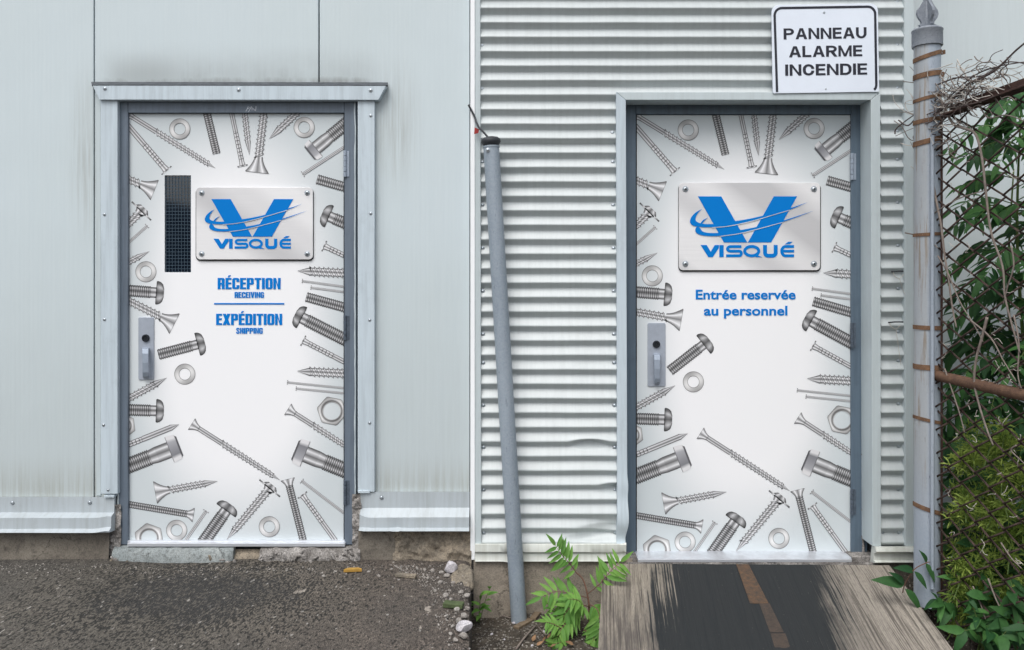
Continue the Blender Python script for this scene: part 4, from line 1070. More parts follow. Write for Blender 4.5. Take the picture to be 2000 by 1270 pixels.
# ------------------------------------------------------------------ ramp
c00, c10 = P(1178, 1101, .055), P(1737, 1104, .055); c01, c11 = P(1168, 1270, .75), P(1862, 1270, .75)
K = 1.9     # runs on past the frame
def ramp_pt(u, v): return (c00 + (c01-c00)*v)*(1-u) + (c10 + (c11-c10)*v)*u
rp = thing('wooden_ramp', 'weathered plywood ramp with a worn black coating up to the right door', 'ramp', tuple(c00))
xa = (c10-c00).normalized(); vdir = ((c01-c00) + (c11-c10))*.5; Lr = vdir.length
b = MB(); NUx, NVy = 40, 40
loc = []
def deck_local():
    W = (c10-c00).length; vv = []; ff = []
    for j in range(NVy+1):
        for i in range(NUx+1):
            p = ramp_pt(i/NUx, j/NVy*K); q = p - c00; e = .002*noise.noise(Vector((i*.4, j*.3, 0)))
            vv.append((q.x, q.y, q.z + e))
    n1 = NUx+1; top = len(vv)
    ff = [(j*n1+i, (j+1)*n1+i, (j+1)*n1+i+1, j*n1+i+1) for j in range(NVy) for i in range(NUx)]
    ring = [i for i in range(n1)] + [j*n1+NUx for j in range(1, NVy+1)] + [NVy*n1+i for i in range(NUx-1, -1, -1)] + [j*n1 for j in range(NVy-1, 0, -1)]
    for r in ring: vv.append((vv[r][0], vv[r][1], vv[r][2]-.022))
    m = len(ring); ff += [(ring[k], ring[(k+1) % m], top+(k+1) % m, top+k) for k in range(m)]
    return vv, ff
vv, ff = deck_local(); b.add([Vector(v) + c00 for v in vv], ff); b.build('ramp_deck', M['deck'], rp, smooth='auto')
for u, vx, e in ((.03, .1, 0), (.5, .1, 0), (.95, .1, 0)):
    p0 = ramp_pt(u, .02) - Vector((0, 0, .045)); p1 = ramp_pt(u, K-.05) - Vector((0, 0, .045)); sx = .02
    b = MB(); b.add([p0 + Vector((-sx, 0, -.02)), p0 + Vector((sx, 0, -.02)), p0 + Vector((sx, 0, .0215)), p0 + Vector((-sx, 0, .0215)), p1 + Vector((-sx, 0, -.02)), p1 + Vector((sx, 0, -.02)), p1 + Vector((sx, 0, .0215)), p1 + Vector((-sx, 0, .0215))],
        [(0,1,2,3), (7,6,5,4), (0,4,5,1), (1,5,6,2), (2,6,7,3), (3,7,4,0)]); b.build('ramp_joist', M['woodchip'], rp)
def strip_piece(x0, x1, y0, x2, x3, y1, mat, t):
    # pixel corners projected on the deck plane
    def on(px, py):
        n = (c01-c00).cross(c10-c00); o = Vector((0, -D, ZC)); dr2 = P(px, py, 0)-o; k = (c00-o).dot(n)/dr2.dot(n); return o + dr2*k
    q = [on(x0, y0), on(x1, y0), on(x3, y1), on(x2, y1)]; b = MB(); up = Vector((0, 0, t))
    b.add([p + up for p in q] + [p - Vector((0, 0, .002)) for p in q], [(0,1,2,3), (0,4,5,1), (1,5,6,2), (2,6,7,3), (3,7,4,0)]); return b.build('cover_strip', mat, rp)
strip_piece(1438, 1462, 1104, 1465, 1501, 1180, M['stripo'], .005)
strip_piece(1483, 1503, 1180.5, 1504, 1531, 1237, M['strip'], .0045)
strip_piece(1505, 1534, 1239, 1520, 1552, 1290, M['strip'], .004)

# ------------------------------------------------------------------ chain link fence
X0, d0 = 1.885, .36; fu = Vector((.138, -.475, 0)).normalized()
F0 = Vector((X0, -d0, 0))
def fence_d(px):
    lo, hi = -.2, 1.5
    for _ in range(40):
        m = (lo+hi)/2; q = F0 + fu*m
        if 1000 + q.x/S*D/(D+q.y) < px: lo = m
        else: hi = m
    return -(F0 + fu*lo).y
def PF(px, py, off=0.0): return P(px, py, fence_d(px) + off)
pz0, pz1 = P(1811, 1180, .36).z, P(1811, 80, .36).z; pc = P(1811, 1155, .36)
fn_ = thing('chain_link_fence', 'rusty chain link fence on a grey steel post with a spear finial', 'fence', (pc.x, pc.y, pz0))
ns = 40
MB().tube([(pc.x, pc.y, pz0 + (pz1-pz0)*i/ns) for i in range(ns+1)], 24.0*S*.91, 24).build('post', M['post'], fn_, smooth='auto')
zc_ = P(1811, 90, .36).z
cap_ = MB().lathe([(.058, -.004), (.0640, -.004), (.0645, .0), (.0640, .062), (.0655, .064), (.0655, .070), (.060, .076), (.03, .086), (.008, .09)], (pc.x, pc.y, zc_), 28).build('post_cap', M['finial'], fn_, smooth='auto')
# spear finial: four blades crossing plus a core
zb = zc_ + .078; b = MB()
outl = [(.012, 0), (.036, .008), (.040, .016), (.028, .022), (.030, .030), (.046, .052), (.050, .068), (.046, .084), (.030, .104), (.018, .124), (.009, .150), (.001, .170)]
for a in (4, 94):
    cx, sx = math.cos(R(a)), math.sin(R(a)); prof2 = [(r, z) for r, z in outl] + [(-r, z) for r, z in outl[::-1]]; n = len(prof2); t = .006
    vv = [(pc.x + r*cx - sx*t*k, pc.y + r*sx + cx*t*k, zb + z) for k in (-1, 1) for r, z in prof2]
    b.add(vv, [tuple(range(n)), tuple(range(2*n-1, n-1, -1))] + [(i, (i+1) % n, (i+1) % n+n, i+n) for i in range(n)])
b.lathe([(.012, 0), (.016, .05), (.012, .11), (.001, .17)], (pc.x, pc.y, zb), 10); b.build('finial', M['finial'], cap_, bevel=.001)
for k, (y, tilt, ex) in enumerate(((104, -.30, 14), (142, -.14, 12), (187, -.22, 8), (232, -.14, 4), (272, -.24, 6), (457, -.05, 4), (641, .02, 6), (719, .02, 0), (824, .20, 6), (1000, .30, 8))):
    zc0 = P(1811, y, .42).z; b = MB(); n = 28; rr = 24.6*S*.91 + .002; hh = .0095*(1 + .25*math.sin(k*2.1))
    rows = []
    for i in range(n+1):
        a = R(-205 + 215*i/n) ; x = pc.x + rr*math.cos(a); yy = pc.y + rr*math.sin(a); z = zc0 - tilt*(x-pc.x)
        rows.append((x, yy, z))
    end = Vector(rows[-1]); rows.append((end.x + ex*S, end.y + .01, end.z - tilt*ex*S))
    vv = [(x, yy, z-hh) for x, yy, z in rows] + [(x, yy, z+hh) for x, yy, z in rows]; m = len(rows)
    inn = [(pc.x + (x-pc.x)*.94, pc.y + (yy-pc.y)*.94, z) for x, yy, z in vv]
    b.add(vv + inn, [(i, i+1, m+i+1, m+i) for i in range(m-1)] + [(i, i+1, 2*m+i+1, 2*m+i) for i in range(m-1)] + [(m+i, m+i+1, 3*m+i+1, 3*m+i) for i in range(m-1)] + [(m-1, 2*m-1, 4*m-1, 3*m-1)])
    bd = b.build('band', M['rust'], fn_, smooth='auto')
    if ex: inst('band_bolt', SCREW, bd, Matrix.Translation(end + Vector((.0, -.012, 0))) @ Matrix.Scale(.9, 4))
TB = P(1821, 0, .425).x
MB().tube([(TB, -.425, P(0, 1150, .425).z), (TB, -.425, P(0, 265, .425).z)], .0085, 10).build('tension_bar', M['post'], fn_, smooth='auto')
q = F0 + fu*.02
MB().box((P(1834.5, 0, .40).x, -.40, pz0-.05), (P(1842, 0, .40).x, -.385, P(0, 205, .40).z)).build('edge_bar', M['railr'], fn_, bevel=.002)
# rails
ra, rb_ = PF(1858, 217), PF(2000, 166); rb2 = ra + (rb_-ra)*3
def angle_iron(a, c, h, t):
    b = MB(); s_ = Vector((-fu.y, fu.x, 0)).normalized(); prof = [(0, 0), (0, h), (t, h), (t, t), (h, t), (h, 0)]
    vv = [p + s_*(-x) + Vector((0, 0, z)) for p in (a, c) for x, z in prof]
    b.add(vv, [tuple(range(6))[::-1], tuple(range(6, 12))] + [(i, (i+1) % 6, (i+1) % 6+6, i+6) for i in range(6)]); return b
angle_iron(ra - Vector((0, 0, .02)), rb2 - Vector((0, 0, .02)), .045, .006).build('top_rail', M['railr'], fn_)
MB().tube([PF(1842, 226), ra + (rb_-ra)*.1 + Vector((0, 0, -.012)), rb2 + Vector((0, 0, -.012))], .014, 10).build('rail_end', M['railr'], fn_, smooth='auto')
la, lb = PF(1826, 733), PF(2000, 772); 
MB().tube([la + (lb-la)*t for t in (0, .5, 1, 2, 3)], .024, 14).build('middle_rail', M['rail2'], fn_, smooth='auto')
# woven wires
W_, H_ = .072, .104
z_lo = P(0, 1265, .8).z - .1
for k in range(16):
    u0 = -.03 + k*W_ ; pts = []; z = None
    q0 = F0 + fu*(u0+W_/2); ztop = ra.z + (rb_.z-ra.z)*((q0-ra).dot(fu))/((rb_-ra).dot(fu)) - .01 if q0.y < ra.y+.2 else ra.z - .02
    z = ztop; j = 0
    while z > z_lo:
        side = 1 if ((j+k) % 2) else -1; ph = .006*side
        bow = .012*noise.noise(Vector((k*.7, z*2.2, 0)))
        for e in (-.13, .13):
            u = u0 + W_/2 + side*(W_/2 + .004 - abs(e)*.02); zz = z - e*H_*.14
            q = F0 + fu*u + Vector((-fu.y, fu.x, 0))*(ph*(1 if e < 0 else -1) + bow) + Vector((0, 0, zz)); pts.append(q)
        z -= H_/2; j += 1
    MB().tube(pts, .0044, 5).build('wire', M['wirer'], fn_, smooth=True)

# ------------------------------------------------------------------ plants
def leaf_mesh(name, l, w_, fold, droop, mat, serr=0):
    b = MB(); n = 6; vv = []
    for i in range(n+1):
        u = i/n; wd = w_*(math.sin(math.pi*min(1, u**.75))**.9)*(1-.12*u) + .0006; z = -droop*u*u*l
        if serr and i % 2: wd *= 1 - serr
        vv += [(-wd, u*l, z + fold*wd), (0, u*l, z), (wd, u*l, z + fold*wd)]
    b.add(vv, [(i*3+k, i*3+k+1, i*3+k+4, i*3+k+3) for i in range(n) for k in range(2)]); return b.mesh(name, mat, smooth=True, recalc=False)
def frame(pos, dirv, up, scale=1.0):
    y = Vector(dirv).normalized(); x = y.cross(Vector(up)); x = x.normalized() if x.length > 1e-4 else y.orthogonal().normalized(); z = x.cross(y)
    return Matrix.Translation(pos) @ Matrix(((x.x, y.x, z.x, 0), (x.y, y.y, z.y, 0), (x.z, y.z, z.z, 0), (0, 0, 0, 1))) @ Matrix.Scale(scale, 4)
def frond(parent, pts, pairs, me, rnd, scale=1.0, start=.25, ang=58, r=.0025, stem_mat=None, up=Vector((0, -.55, .85)), term=True, droop=.25):
    c = curve(pts, 8); n = len(c)
    MB().tube(c, [r*(1-.7*i/(n-1)) for i in range(n)], 5).build('leaf_stalk', stem_mat or M['stemg'], parent, smooth=True)
    for k in range(pairs):
        t = start + (1-start)*(k+.3)/pairs; i = min(n-2, int(t*(n-1))); p = c[i].lerp(c[i+1], t*(n-1)-i); tg = (c[i+1]-c[max(0, i-1)]).normalized()
        side = tg.cross(up).normalized(); sc_ = scale*(1 - .45*abs(t-.55))*rnd.uniform(.85, 1.12)
        for s_ in (-1, 1):
            a = R(ang + rnd.uniform(-12, 12)); dv = tg*math.cos(a) + side*s_*math.sin(a) + Vector((0, 0, -droop*rnd.uniform(.3, 1.6))) + up*rnd.uniform(-.15, .15)
            inst('leaflet', me, parent, frame(p, dv, up + Vector((rnd.uniform(-.3, .3), rnd.uniform(-.3, .3), 0)), sc_))
    if term: inst('leaflet', me, parent, frame(c[-1], (c[-1]-c[-3]), up, scale*.9))

rnd = random.Random(11)
LB = leaf_mesh('leaflet', .092, .0115, .35, .22, M['leafb']); LM = leaf_mesh('leaflet', .115, .018, .3, .3, M['leafm']); LD = leaf_mesh('leaflet', .135, .019, .3, .3, M['leafd'])
LW = leaf_mesh('leaf', .095, .020, .30, .5, M['leafm'], .08); LW2 = leaf_mesh('leaf', .105, .019, .25, .3, M['leafd'], .06)
LS = leaf_mesh('leaf', .05, .009, .3, .3, M['leafb'])
# sumac sprout beside the ramp
sp0 = P(1150, 1215, .22); sp0.z = soil_z(sp0.x, sp0.y)
sp = thing('sumac_sprout', 'bright green young sumac with feathery leaves at the left edge of the wooden ramp', 'plant', tuple(sp0))
top = P(1140, 1135, .20)
MB().tube(curve([sp0, P(1150, 1180, .21), top, P(1125, 1118, .2)], 6), [.005 - .0001*i for i in range(19)], 7).build('stem', M['stemr'], sp, smooth=True)
def fr(pts, n, sc_=1.0, me=LB, **kw): frond(sp, [P(*q) for q in pts], n+3, me, rnd, sc_, stem_mat=M['stemr'], **kw)
fr([(1128, 1122, .2), (1112, 1100, .22), (1098, 1085, .25), (1085, 1066, .28)], 5, .95, start=.1, up=Vector((.2, -.85, .45)))
fr([(1148, 1160, .21), (1172, 1140, .24), (1192, 1116, .26), (1212, 1098, .28)], 5, .95, start=.2, up=Vector((-.1, -.9, .35)))
fr([(1148, 1168, .21), (1118, 1160, .24), (1085, 1156, .27), (1058, 1166, .29)], 5, 1.0, start=.2, up=Vector((0, -.8, .55)))
fr([(1150, 1185, .22), (1128, 1180, .27), (1112, 1188, .31), (1100, 1205, .33)], 5, .95, start=.15)
fr([(1150, 1180, .22), (1166, 1190, .28), (1172, 1215, .33), (1170, 1240, .36)], 7, 1.0, start=.15, up=Vector((.2, -.85, .4)))
fr([(1140, 1200, .26), (1115, 1210, .32), (1098, 1226, .36), (1088, 1248, .38)], 6, .9, start=.15)
fr([(1148, 1200, .24), (1140, 1185, .3), (1128, 1172, .33), (1110, 1170, .34)], 5, .8, start=.2)
fr([(1140, 1230, .33), (1160, 1245, .36), (1150, 1262, .38), (1135, 1275, .39)], 6, .95, start=.1)
fr([(1110, 1240, .33), (1092, 1225, .36), (1078, 1218, .37), (1066, 1215, .38)], 5, .65, start=.1)
fr([(1118, 1262, .36), (1100, 1255, .38), (1085, 1258, .39), (1075, 1268, .39)], 5, .75, start=.1)
# tuft of weeds left
def tuft(name, px, py, d, n, hgt, me, label, spread=.5, seed=1):
    r2 = random.Random(seed); p0 = P(px, py, d); p0.z = soil_z(p0.x, p0.y) if p0.x > -.2 else 0; t_ = thing(name, label, 'plant', tuple(p0))
    for k in range(n):
        a = r2.uniform(-math.pi, math.pi); e = r2.uniform(.1, spread)
        tip = p0 + Vector((math.cos(a)*e*hgt, -abs(math.sin(a))*e*hgt*.6, hgt*r2.uniform(.5, 1.1)))
        MB().tube(curve([p0, p0.lerp(tip, .6) + Vector((0, 0, .01)), tip], 4), .0018, 5).build('stem', M['stemg'], t_, smooth=True)
        for j in range(4): inst('leaf', me, t_, frame(p0.lerp(tip, .45+.18*j), Vector((r2.uniform(-1, 1), r2.uniform(-.8, .1), r2.uniform(-.2, .7))), (0, -.5, .8), r2.uniform(.7, 1.3)))
    return t_
tuft('weed', 936, 1190, .12, 4, .16, LS, 'small weed growing at the joint below the left edge of the corrugated wall', .5, 2)
tuft('weed', 1108, 1192, .16, 6, .13, LS, 'low dark weed growing behind the feathery sumac by the wall', .8, 3)

# tall plants behind the fence
def tall_plant(px, dpt, ybot, ytop, nfr, seed, label, me, lens=(.30, .55), lean=0.0, pairs=(7, 10), rng=(0, 1)):
    r2 = random.Random(seed); a = P(px, ybot, dpt); a.z = soil_z(a.x, a.y); c = P(px + lean, ytop, dpt); root = thing('ailanthus', label, 'plant', tuple(a), 'tall leafy plants behind the fence')
    st = curve([a, a.lerp(c, .33) + Vector((.03, 0, 0)), a.lerp(c, .7) - Vector((.02, 0, 0)), c], 8)
    MB().tube(st, [.013*(1-.75*i/(len(st)-1)) for i in range(len(st))], 8).build('stem', M['stemg'], root, smooth=True)
    for k in range(nfr):
        t = rng[0] + (rng[1]-rng[0])*(k+.5)/nfr; p = st[min(len(st)-1, int(t*(len(st)-1)))]; az = k*2.4 + r2.uniform(-.4, .4); L = r2.uniform(*lens)*(1.05-.3*t)
        h = Vector((math.cos(az), math.sin(az)*.8, 0)); tip = p + h*L + Vector((0, 0, -L*r2.uniform(0, .35))); mid = p + h*L*.5 + Vector((0, 0, L*r2.uniform(.08, .25)))
        frond(root, [p, mid, tip], r2.randint(*pairs), me, r2, r2.uniform(.75, 1.05), start=.25, r=.003, up=Vector((0, -.45, .9)), droop=.35)
    return root
tall_plant(2030, .30, 1200, 170, 22, 5, 'tall dark leafy plant crossing the right edge of the photo behind the fence', LD, (.32, .55), -10, (8, 11), (.2, 1))
tall_plant(1968, -.10, 1200, 330, 20, 8, 'dark leafy plant rising behind the middle rail of the fence', LD, (.28, .48), 12, (7, 10), (.2, 1))
tall_plant(1925, -.02, 1200, 640, 17, 12, 'low dark leafy plant close behind the fence post', LD, (.16, .30), 10, (6, 8), (.15, 1))
tall_plant(1995, .15, 1210, 190, 20, 18, 'tall leafy plant with lit upper fronds under the top rail', LM, (.30, .5), 0, (8, 10), (.3, 1))
tall_plant(2085, .45, 1220, 140, 16, 15, 'tall leafy plant mostly outside the right edge of the photo', LM, (.3, .55), -15, (8, 10), (.3, 1))
tall_plant(1950, .25, 1200, 760, 14, 19, 'dark leafy plant inside the yellow green shrub', LD, (.2, .36), 10, (6, 8), (.1, 1))

# fine lime shrub behind / through the mesh (foliage nobody could count)
sh0 = P(1935, 1240, .42); sh0.z = soil_z(sh0.x, sh0.y)
sh = thing('fine_leaved_shrub', 'bushy yellow green shrub with fine narrow leaves pressing against the fence', 'shrub', tuple(sh0))
r2 = random.Random(21); b = MB(); stems = MB()
clumps = []
for k in range(150):
    px = r2.uniform(1862, 2040); lo_ = 830 + max(0, 1900-px)*2.2; py = r2.uniform(lo_, 1240); dd = r2.uniform(.30, .52) + (px-1868)*.0013
    clumps.append((P(px, py, dd), r2.uniform(.022, .06), r2.choice((.2, .5, .8, 1.0))*r2.uniform(.6, 1)))
for c, rr, sh_ in clumps:
    st = c - Vector((r2.uniform(-.05, .05), r2.uniform(-.05, .05), rr*1.6)); stems.tube([st, c + Vector((0, 0, rr*.5))], .0022, 4)
    for j in range(72):
        v = Vector((r2.gauss(0, 1), r2.gauss(0, 1), r2.gauss(0, 1))).normalized()*rr*r2.uniform(.15, 1); p = c + v
        dv = (v.normalized()*.7 + Vector((r2.uniform(-1, 1), r2.uniform(-1, 1), r2.uniform(-.3, 1.2)))).normalized(); l = r2.uniform(.02, .048); w3 = l*.085
        sd_ = dv.cross(Vector((r2.uniform(-1, 1), r2.uniform(-1, 1), r2.uniform(-1, 1)))).normalized()*w3; g = min(1, max(0, sh_*.6 + r2.uniform(0, .4)))
        bend = Vector((0, 0, -l*.2)); b.add([p - sd_*.4, p + dv*l*.5 - sd_, p + dv*l*.5 + sd_, p + sd_*.4, p + dv*l + bend], [(0, 1, 2, 3), (1, 4, 2)], [(g, g, g)]*5)
b.build('foliage', M['leafl'], sh, kind='stuff', recalc=False); stems.build('twig', M['stemg'], sh, kind='stuff')

# unseen bush added on the far side of the fence to shade the background wall
hg0 = Vector((2.75, -.5, -.1)); hg = thing('shading_bush', 'unseen dense dark bush of broad leaves, added to shade the background wall', 'bush', tuple(hg0)); b = MB(); r2 = random.Random(77)
for k in range(5200):
    p = Vector((r2.uniform(2.32, 3.3), 0, r2.uniform(-.1, 2.35))); p.y = r2.uniform(-1.35, .35); p.x += max(0, -p.y-.35)*.22
    if p.x - 2.30 < .25*(1+noise.noise(p*2.2)) or p.x < 2.02*(D+p.y)/D*1.30: continue
    dv = Vector((r2.uniform(-1, 1), r2.uniform(-1, 1), r2.uniform(-.8, .4))).normalized(); l = r2.uniform(.06, .12); sd_ = dv.cross(Vector((r2.uniform(-.4, .4), r2.uniform(-.4, .4), 1))).normalized()*l*.2; g = r2.random()*.4
    b.add([p, p + dv*l*.5 - sd_, p + dv*l + Vector((0, 0, -l*.2)), p + dv*l*.5 + sd_], [(0, 1, 2, 3)], [(g, g, g)]*4)
b.build('foliage', M['leafh'], hg, kind='stuff', recalc=False)
MB().tube([hg0, hg0 + Vector((.05, .05, 1.1)), hg0 + Vector((0, 0, 2.1))], [.03, .02, .008], 8).build('stem', M['stemr'], hg, smooth=True)

# broad leaved sapling at the foot of the fence
def sapling(px, py, dpt, n, spread, hgt, seed, label, me, mat):
    r2 = random.Random(seed); a = P(px, py, dpt); a.z = soil_z(a.x, a.y); root = thing('broadleaf_sapling', label, 'plant', tuple(a), 'broad leaved saplings under the fence')
    for k in range(n):
        az = r2.uniform(0, 6.28); tip = a + Vector((math.cos(az)*spread*r2.uniform(.3, 1), math.sin(az)*spread*.6 - .05, hgt*r2.uniform(.35, 1))); mid = a.lerp(tip, .55) + Vector((0, 0, hgt*.15)); c = curve([a, mid, tip], 6)
        MB().tube(c, [.003*(1-.6*i/12) for i in range(13)], 5).build('stem', M['stemg'], root, smooth=True)
        for j in range(6):
            p = c[min(12, 5+j+j//2)]; dv = Vector((r2.uniform(-1, 1), r2.uniform(-1, .2), r2.uniform(-.7, .4))); inst('leaf', me, root, frame(p, dv, (r2.uniform(-.6, .6), -.6, r2.uniform(.1, .9)), r2.uniform(.45, 1.15)))
sapling(1880, 1235, .50, 10, .16, .26, 31, 'broad leaved sapling right beside the lower right edge of the ramp', LW, None)
sapling(1960, 1250, .60, 7, .18, .30, 32, 'broad leaved sapling behind the mesh in the lower right corner', LW, None)
sapling(1925, 1262, .66, 6, .16, .26, 41, 'leafy sapling at the bottom edge of the photo in front of the mesh', LW, None)
sapling(1985, 1262, .78, 7, .16, .30, 42, 'leafy sapling filling the very corner at the lower right', LW2, None)
sapling(1905, 1240, .62, 5, .14, .20, 43, 'low sapling between the ramp edge and the mesh', LW2, None)
sapling(1925, 1200, .35, 10, .2, .34, 33, 'dark broad leaved sapling under the yellow green shrub', LW2, None)
sapling(1990, 1150, .35, 12, .2, .50, 34, 'dark broad leaved sapling at the right edge behind the yellow green shrub', LW2, None)
sapling(1870, 1190, .20, 9, .14, .40, 36, 'dark broad leaved sapling just behind the foot of the fence post', LW2, None)
# sprig leaning over the ramp
sg0 = P(1762, 1165, .34); sg0.z = soil_z(sg0.x+.08, sg0.y)
sprig = thing('leafy_sprig', 'dark green sprig with five leaves leaning over the ramp in front of the post', 'plant', tuple(sg0))
pt_ = [P(1763, 1158, .36), P(1768, 1140, .40), P(1785, 1113, .43), P(1808, 1100, .45), P(1816, 1098, .45)]
MB().tube(curve(pt_, 6), .0022, 6).build('stem', M['stemr'], sprig, smooth=True)
for (x0, y0), (x1, y1), s_ in (((1766,1142),(1715,1128),1.15), ((1785,1115),(1755,1106),.75), ((1768,1150),(1808,1192),1.25), ((1786,1116),(1816,1148),1.0), ((1808,1100),(1832,1136),.95), ((1810,1100),(1806,1078),.6), ((1766,1140),(1748,1118),.5)):
    p, q = P(x0, y0, .42), P(x1, y1, .46); inst('leaf', LW2, sprig, frame(p, q-p, (.1, -.8, .6), (q-p).length/.105))

# ------------------------------------------------------------------ dry vines
dv = thing('dry_vine', 'tangle of dry grey brown vines over the top rail and hanging down the fence', 'vine', tuple(PF(1900, 1200)))
long_ = [[(1815,230),(1850,205),(1890,165),(1940,140),(1985,98),(2010,78)], [(1800,260),(1845,200),(1900,150),(1950,130),(2010,120)], [(1832,165),(1870,152),(1920,148),(1965,122),(2010,126)],
 [(1835,190),(1860,240),(1880,250),(1905,262),(1918,310),(1926,380),(1936,455),(1958,520),(1963,580),(1978,640),(1992,690)], [(1812,300),(1818,335),(1828,390),(1838,440),(1845,500),(1852,540),(1860,600),(1868,640)],
 [(1832,500),(1852,535),(1875,590),(1900,630),(1920,668)], [(1928,620),(1918,660),(1907,700),(1903,745),(1912,790),(1928,840),(1940,870)], [(1895,625),(1935,660),(1960,705),(1985,745)],
 [(1980,615),(1990,670),(1988,730),(1995,760)], [(1815,300),(1850,275),(1900,250)], [(1975,480),(1980,520),(1968,560),(1960,595)], [(1845,720),(1862,770),(1875,810),(1884,845)],
 [(1755,235),(1775,245),(1800,215),(1835,190)], [(1748,262),(1752,250),(1785,225),(1820,205)], [(1910,60+140),(1930,230),(1965,225),(2005,238)], [(1820,420),(1850,400),(1880,385),(1925,372)],
 [(1768,455),(1790,460),(1815,470),(1832,485)], [(1985,870),(1975,880),(1995,900),(2010,915)], [(1930,1130),(1945,1170),(1960,1200)], [(1900,1145),(1915,1180),(1925,1210)], [(1955,1060),(1975,1090),(1995,1110)]]
for k, q in enumerate(long_):
    c = curve([PF(x, y, .02 + .012*noise.noise(Vector((k, i, 0)))) for i, (x, y) in enumerate(q)], 5); r0 = .0062 if k in (0, 3, 4, 6) else .0036
    MB().tube(c, [r0*(1-.45*i/len(c)) for i in range(len(c))], 6).build('vine_stem', M['twig'] if k not in (0, 1, 2, 12, 13) else M['twigd'], dv, smooth=True)
r2 = random.Random(41)
for k in range(190):
    px = r2.triangular(1815, 1990, 1870) if k < 130 else r2.uniform(1790, 1850); cy_ = 212 - (px-1840)*.33 - 18; py = r2.gauss(cy_ if k < 130 else 225, 17 if k < 130 else 42); a = r2.uniform(0, 6.28); L = r2.uniform(22, 85)
    p = [(px, py), (px + L*.4*math.cos(a), py + L*.3*math.sin(a)), (px + L*.75*math.cos(a+.6), py + L*.5*math.sin(a+.6)), (px + L*math.cos(a+r2.uniform(.3, 1.4)), py + L*.7*math.sin(a+r2.uniform(.3, 1.4)))]
    of = r2.uniform(-.03, .06); c = curve([PF(x, y, of) for x, y in p], 4); MB().tube(c, r2.uniform(.0010, .0024), 4).build('twig', r2.choice((M['twig'], M['twigd'], M['twigl'])), dv, smooth=True)
for k in range(60):
    px = r2.uniform(1840, 1995); py = r2.uniform(300, 1100); p = [(px, py)]
    for j in range(3): p.append((p[-1][0] + r2.uniform(-9, 9), p[-1][1] + r2.uniform(-4, 11)))
    MB().tube(curve([PF(x, y, r2.uniform(0, .02)) for x, y in p], 4), .0012, 4).build('tendril', M['twigl'], dv, smooth=True)

for k, (x, y, l_) in enumerate(((1745, 531, 'upper black wire loop with white thread through the narrow corrugated strip'), (1738, 630, 'lower black wire loop with white thread through the narrow corrugated strip'))):
    a_ = P(x, y, .03); wt_ = thing('wire_loop', l_, 'wire', tuple(a_), 'wire loops on the corrugated strip')
    MB().tube(curve([a_ + Vector((0, .02, 0)), a_, P(x+10, y-1, .045), P(1764, y-1, .042)], 5), .0035, 6).build('wire', M['rubber'], wt_, smooth=True)
    MB().tube(curve([a_, P(x+2, y+8, .045), P(x+12, y+13, .05), P(x+20, y+5, .045)], 5), .0014, 5).build('thread', M['twigl'], wt_, smooth=True)
    MB().tube(curve([P(x+12, y+13, .05), P(x+17, y+30+20*k, .05), P(x+22, y+44+40*k, .05)], 5), .0011, 5).build('thread', M['twigl'], wt_, smooth=True)
# ------------------------------------------------------------------ loose stones, scraps, litter
def stone_mesh(seed, sub=2, ang=.0, mat=None, sx=(1, .8, .65)):
    bm = bmesh.new(); bmesh.ops.create_icosphere(bm, subdivisions=sub, radius=1); r3 = random.Random(seed)
    pl = [(Vector((r3.gauss(0, 1), r3.gauss(0, 1), r3.gauss(0, 1))).normalized(), r3.uniform(.55, .85)) for _ in range(7)]
    for v in bm.verts:
        for n_, h in pl:
            e = v.co.dot(n_) - h
            if e > 0: v.co -= n_*e
        v.co *= 1 + .08*noise.noise(v.co*2.5 + Vector((seed, 0, 0))); v.co.x *= sx[0]; v.co.y *= sx[1]; v.co.z *= sx[2]
    me = bpy.data.meshes.new('stone'); bm.to_mesh(me); bm.free(); me.materials.append(mat or M['stone']); return me
SM = [stone_mesh(i) for i in range(6)]; SW = [stone_mesh(i+20, mat=M['stonew']) for i in range(3)]
def ground_pt(px, py, zoff=0.0, left=True):
    """where the pixel's ray meets the ground surface"""
    o = Vector((0, -D, ZC)); r_ = P(px, py, 0)-o; t = .5
    for _ in range(30):
        p = o + r_*t; g = asphalt_z(p.x, p.y) if left else soil_z(p.x, p.y); t += (p.z-g)/(-r_.z)*.8 if r_.z else 0
    return o + r_*t
r2 = random.Random(51)
ORD = 'first second third fourth fifth sixth seventh eighth ninth tenth eleventh twelfth thirteenth fourteenth fifteenth sixteenth seventeenth eighteenth nineteenth twentieth twenty-first twenty-second twenty-third twenty-fourth twenty-fifth twenty-sixth'.split()
def stone(px, py, rad_px, left, me, label, group='loose stones at the foot of the walls', name='stone'):
    p = ground_pt(px, py, left=left); r_ = rad_px*S*.85
    o = inst(name, me, None, Matrix.Translation(p + Vector((0, 0, r_*.35))) @ Matrix.Rotation(r2.uniform(0, 6.28), 4, 'Z') @ Matrix.Rotation(r2.uniform(-.4, .4), 4, 'X') @ Matrix.Scale(r_, 4))
    return tag(o, label, 'stone', group)
rs_ = []; lab = 'small grey stone among the rubble at the right edge of the asphalt'
for x, y, r_ in ((873,1127,8),(885,1141,6),(905,1128,5),(862,1120,6),(845,1117,7),(836,1130,5),(860,1140,7),(850,1155,5),(870,1165,8),(880,1173,6),(893,1192,7),(907,1205,9),(913,1190,6),(896,1215,8),(884,1225,5),(872,1205,5),(905,1245,9),(890,1252,6),(880,1240,5),(868,1185,4),(830,1115,6),(815,1112,5),(855,1130,4),(878,1155,4),(900,1158,6),(912,1165,7)):
    rs_.append((y, x, r_))
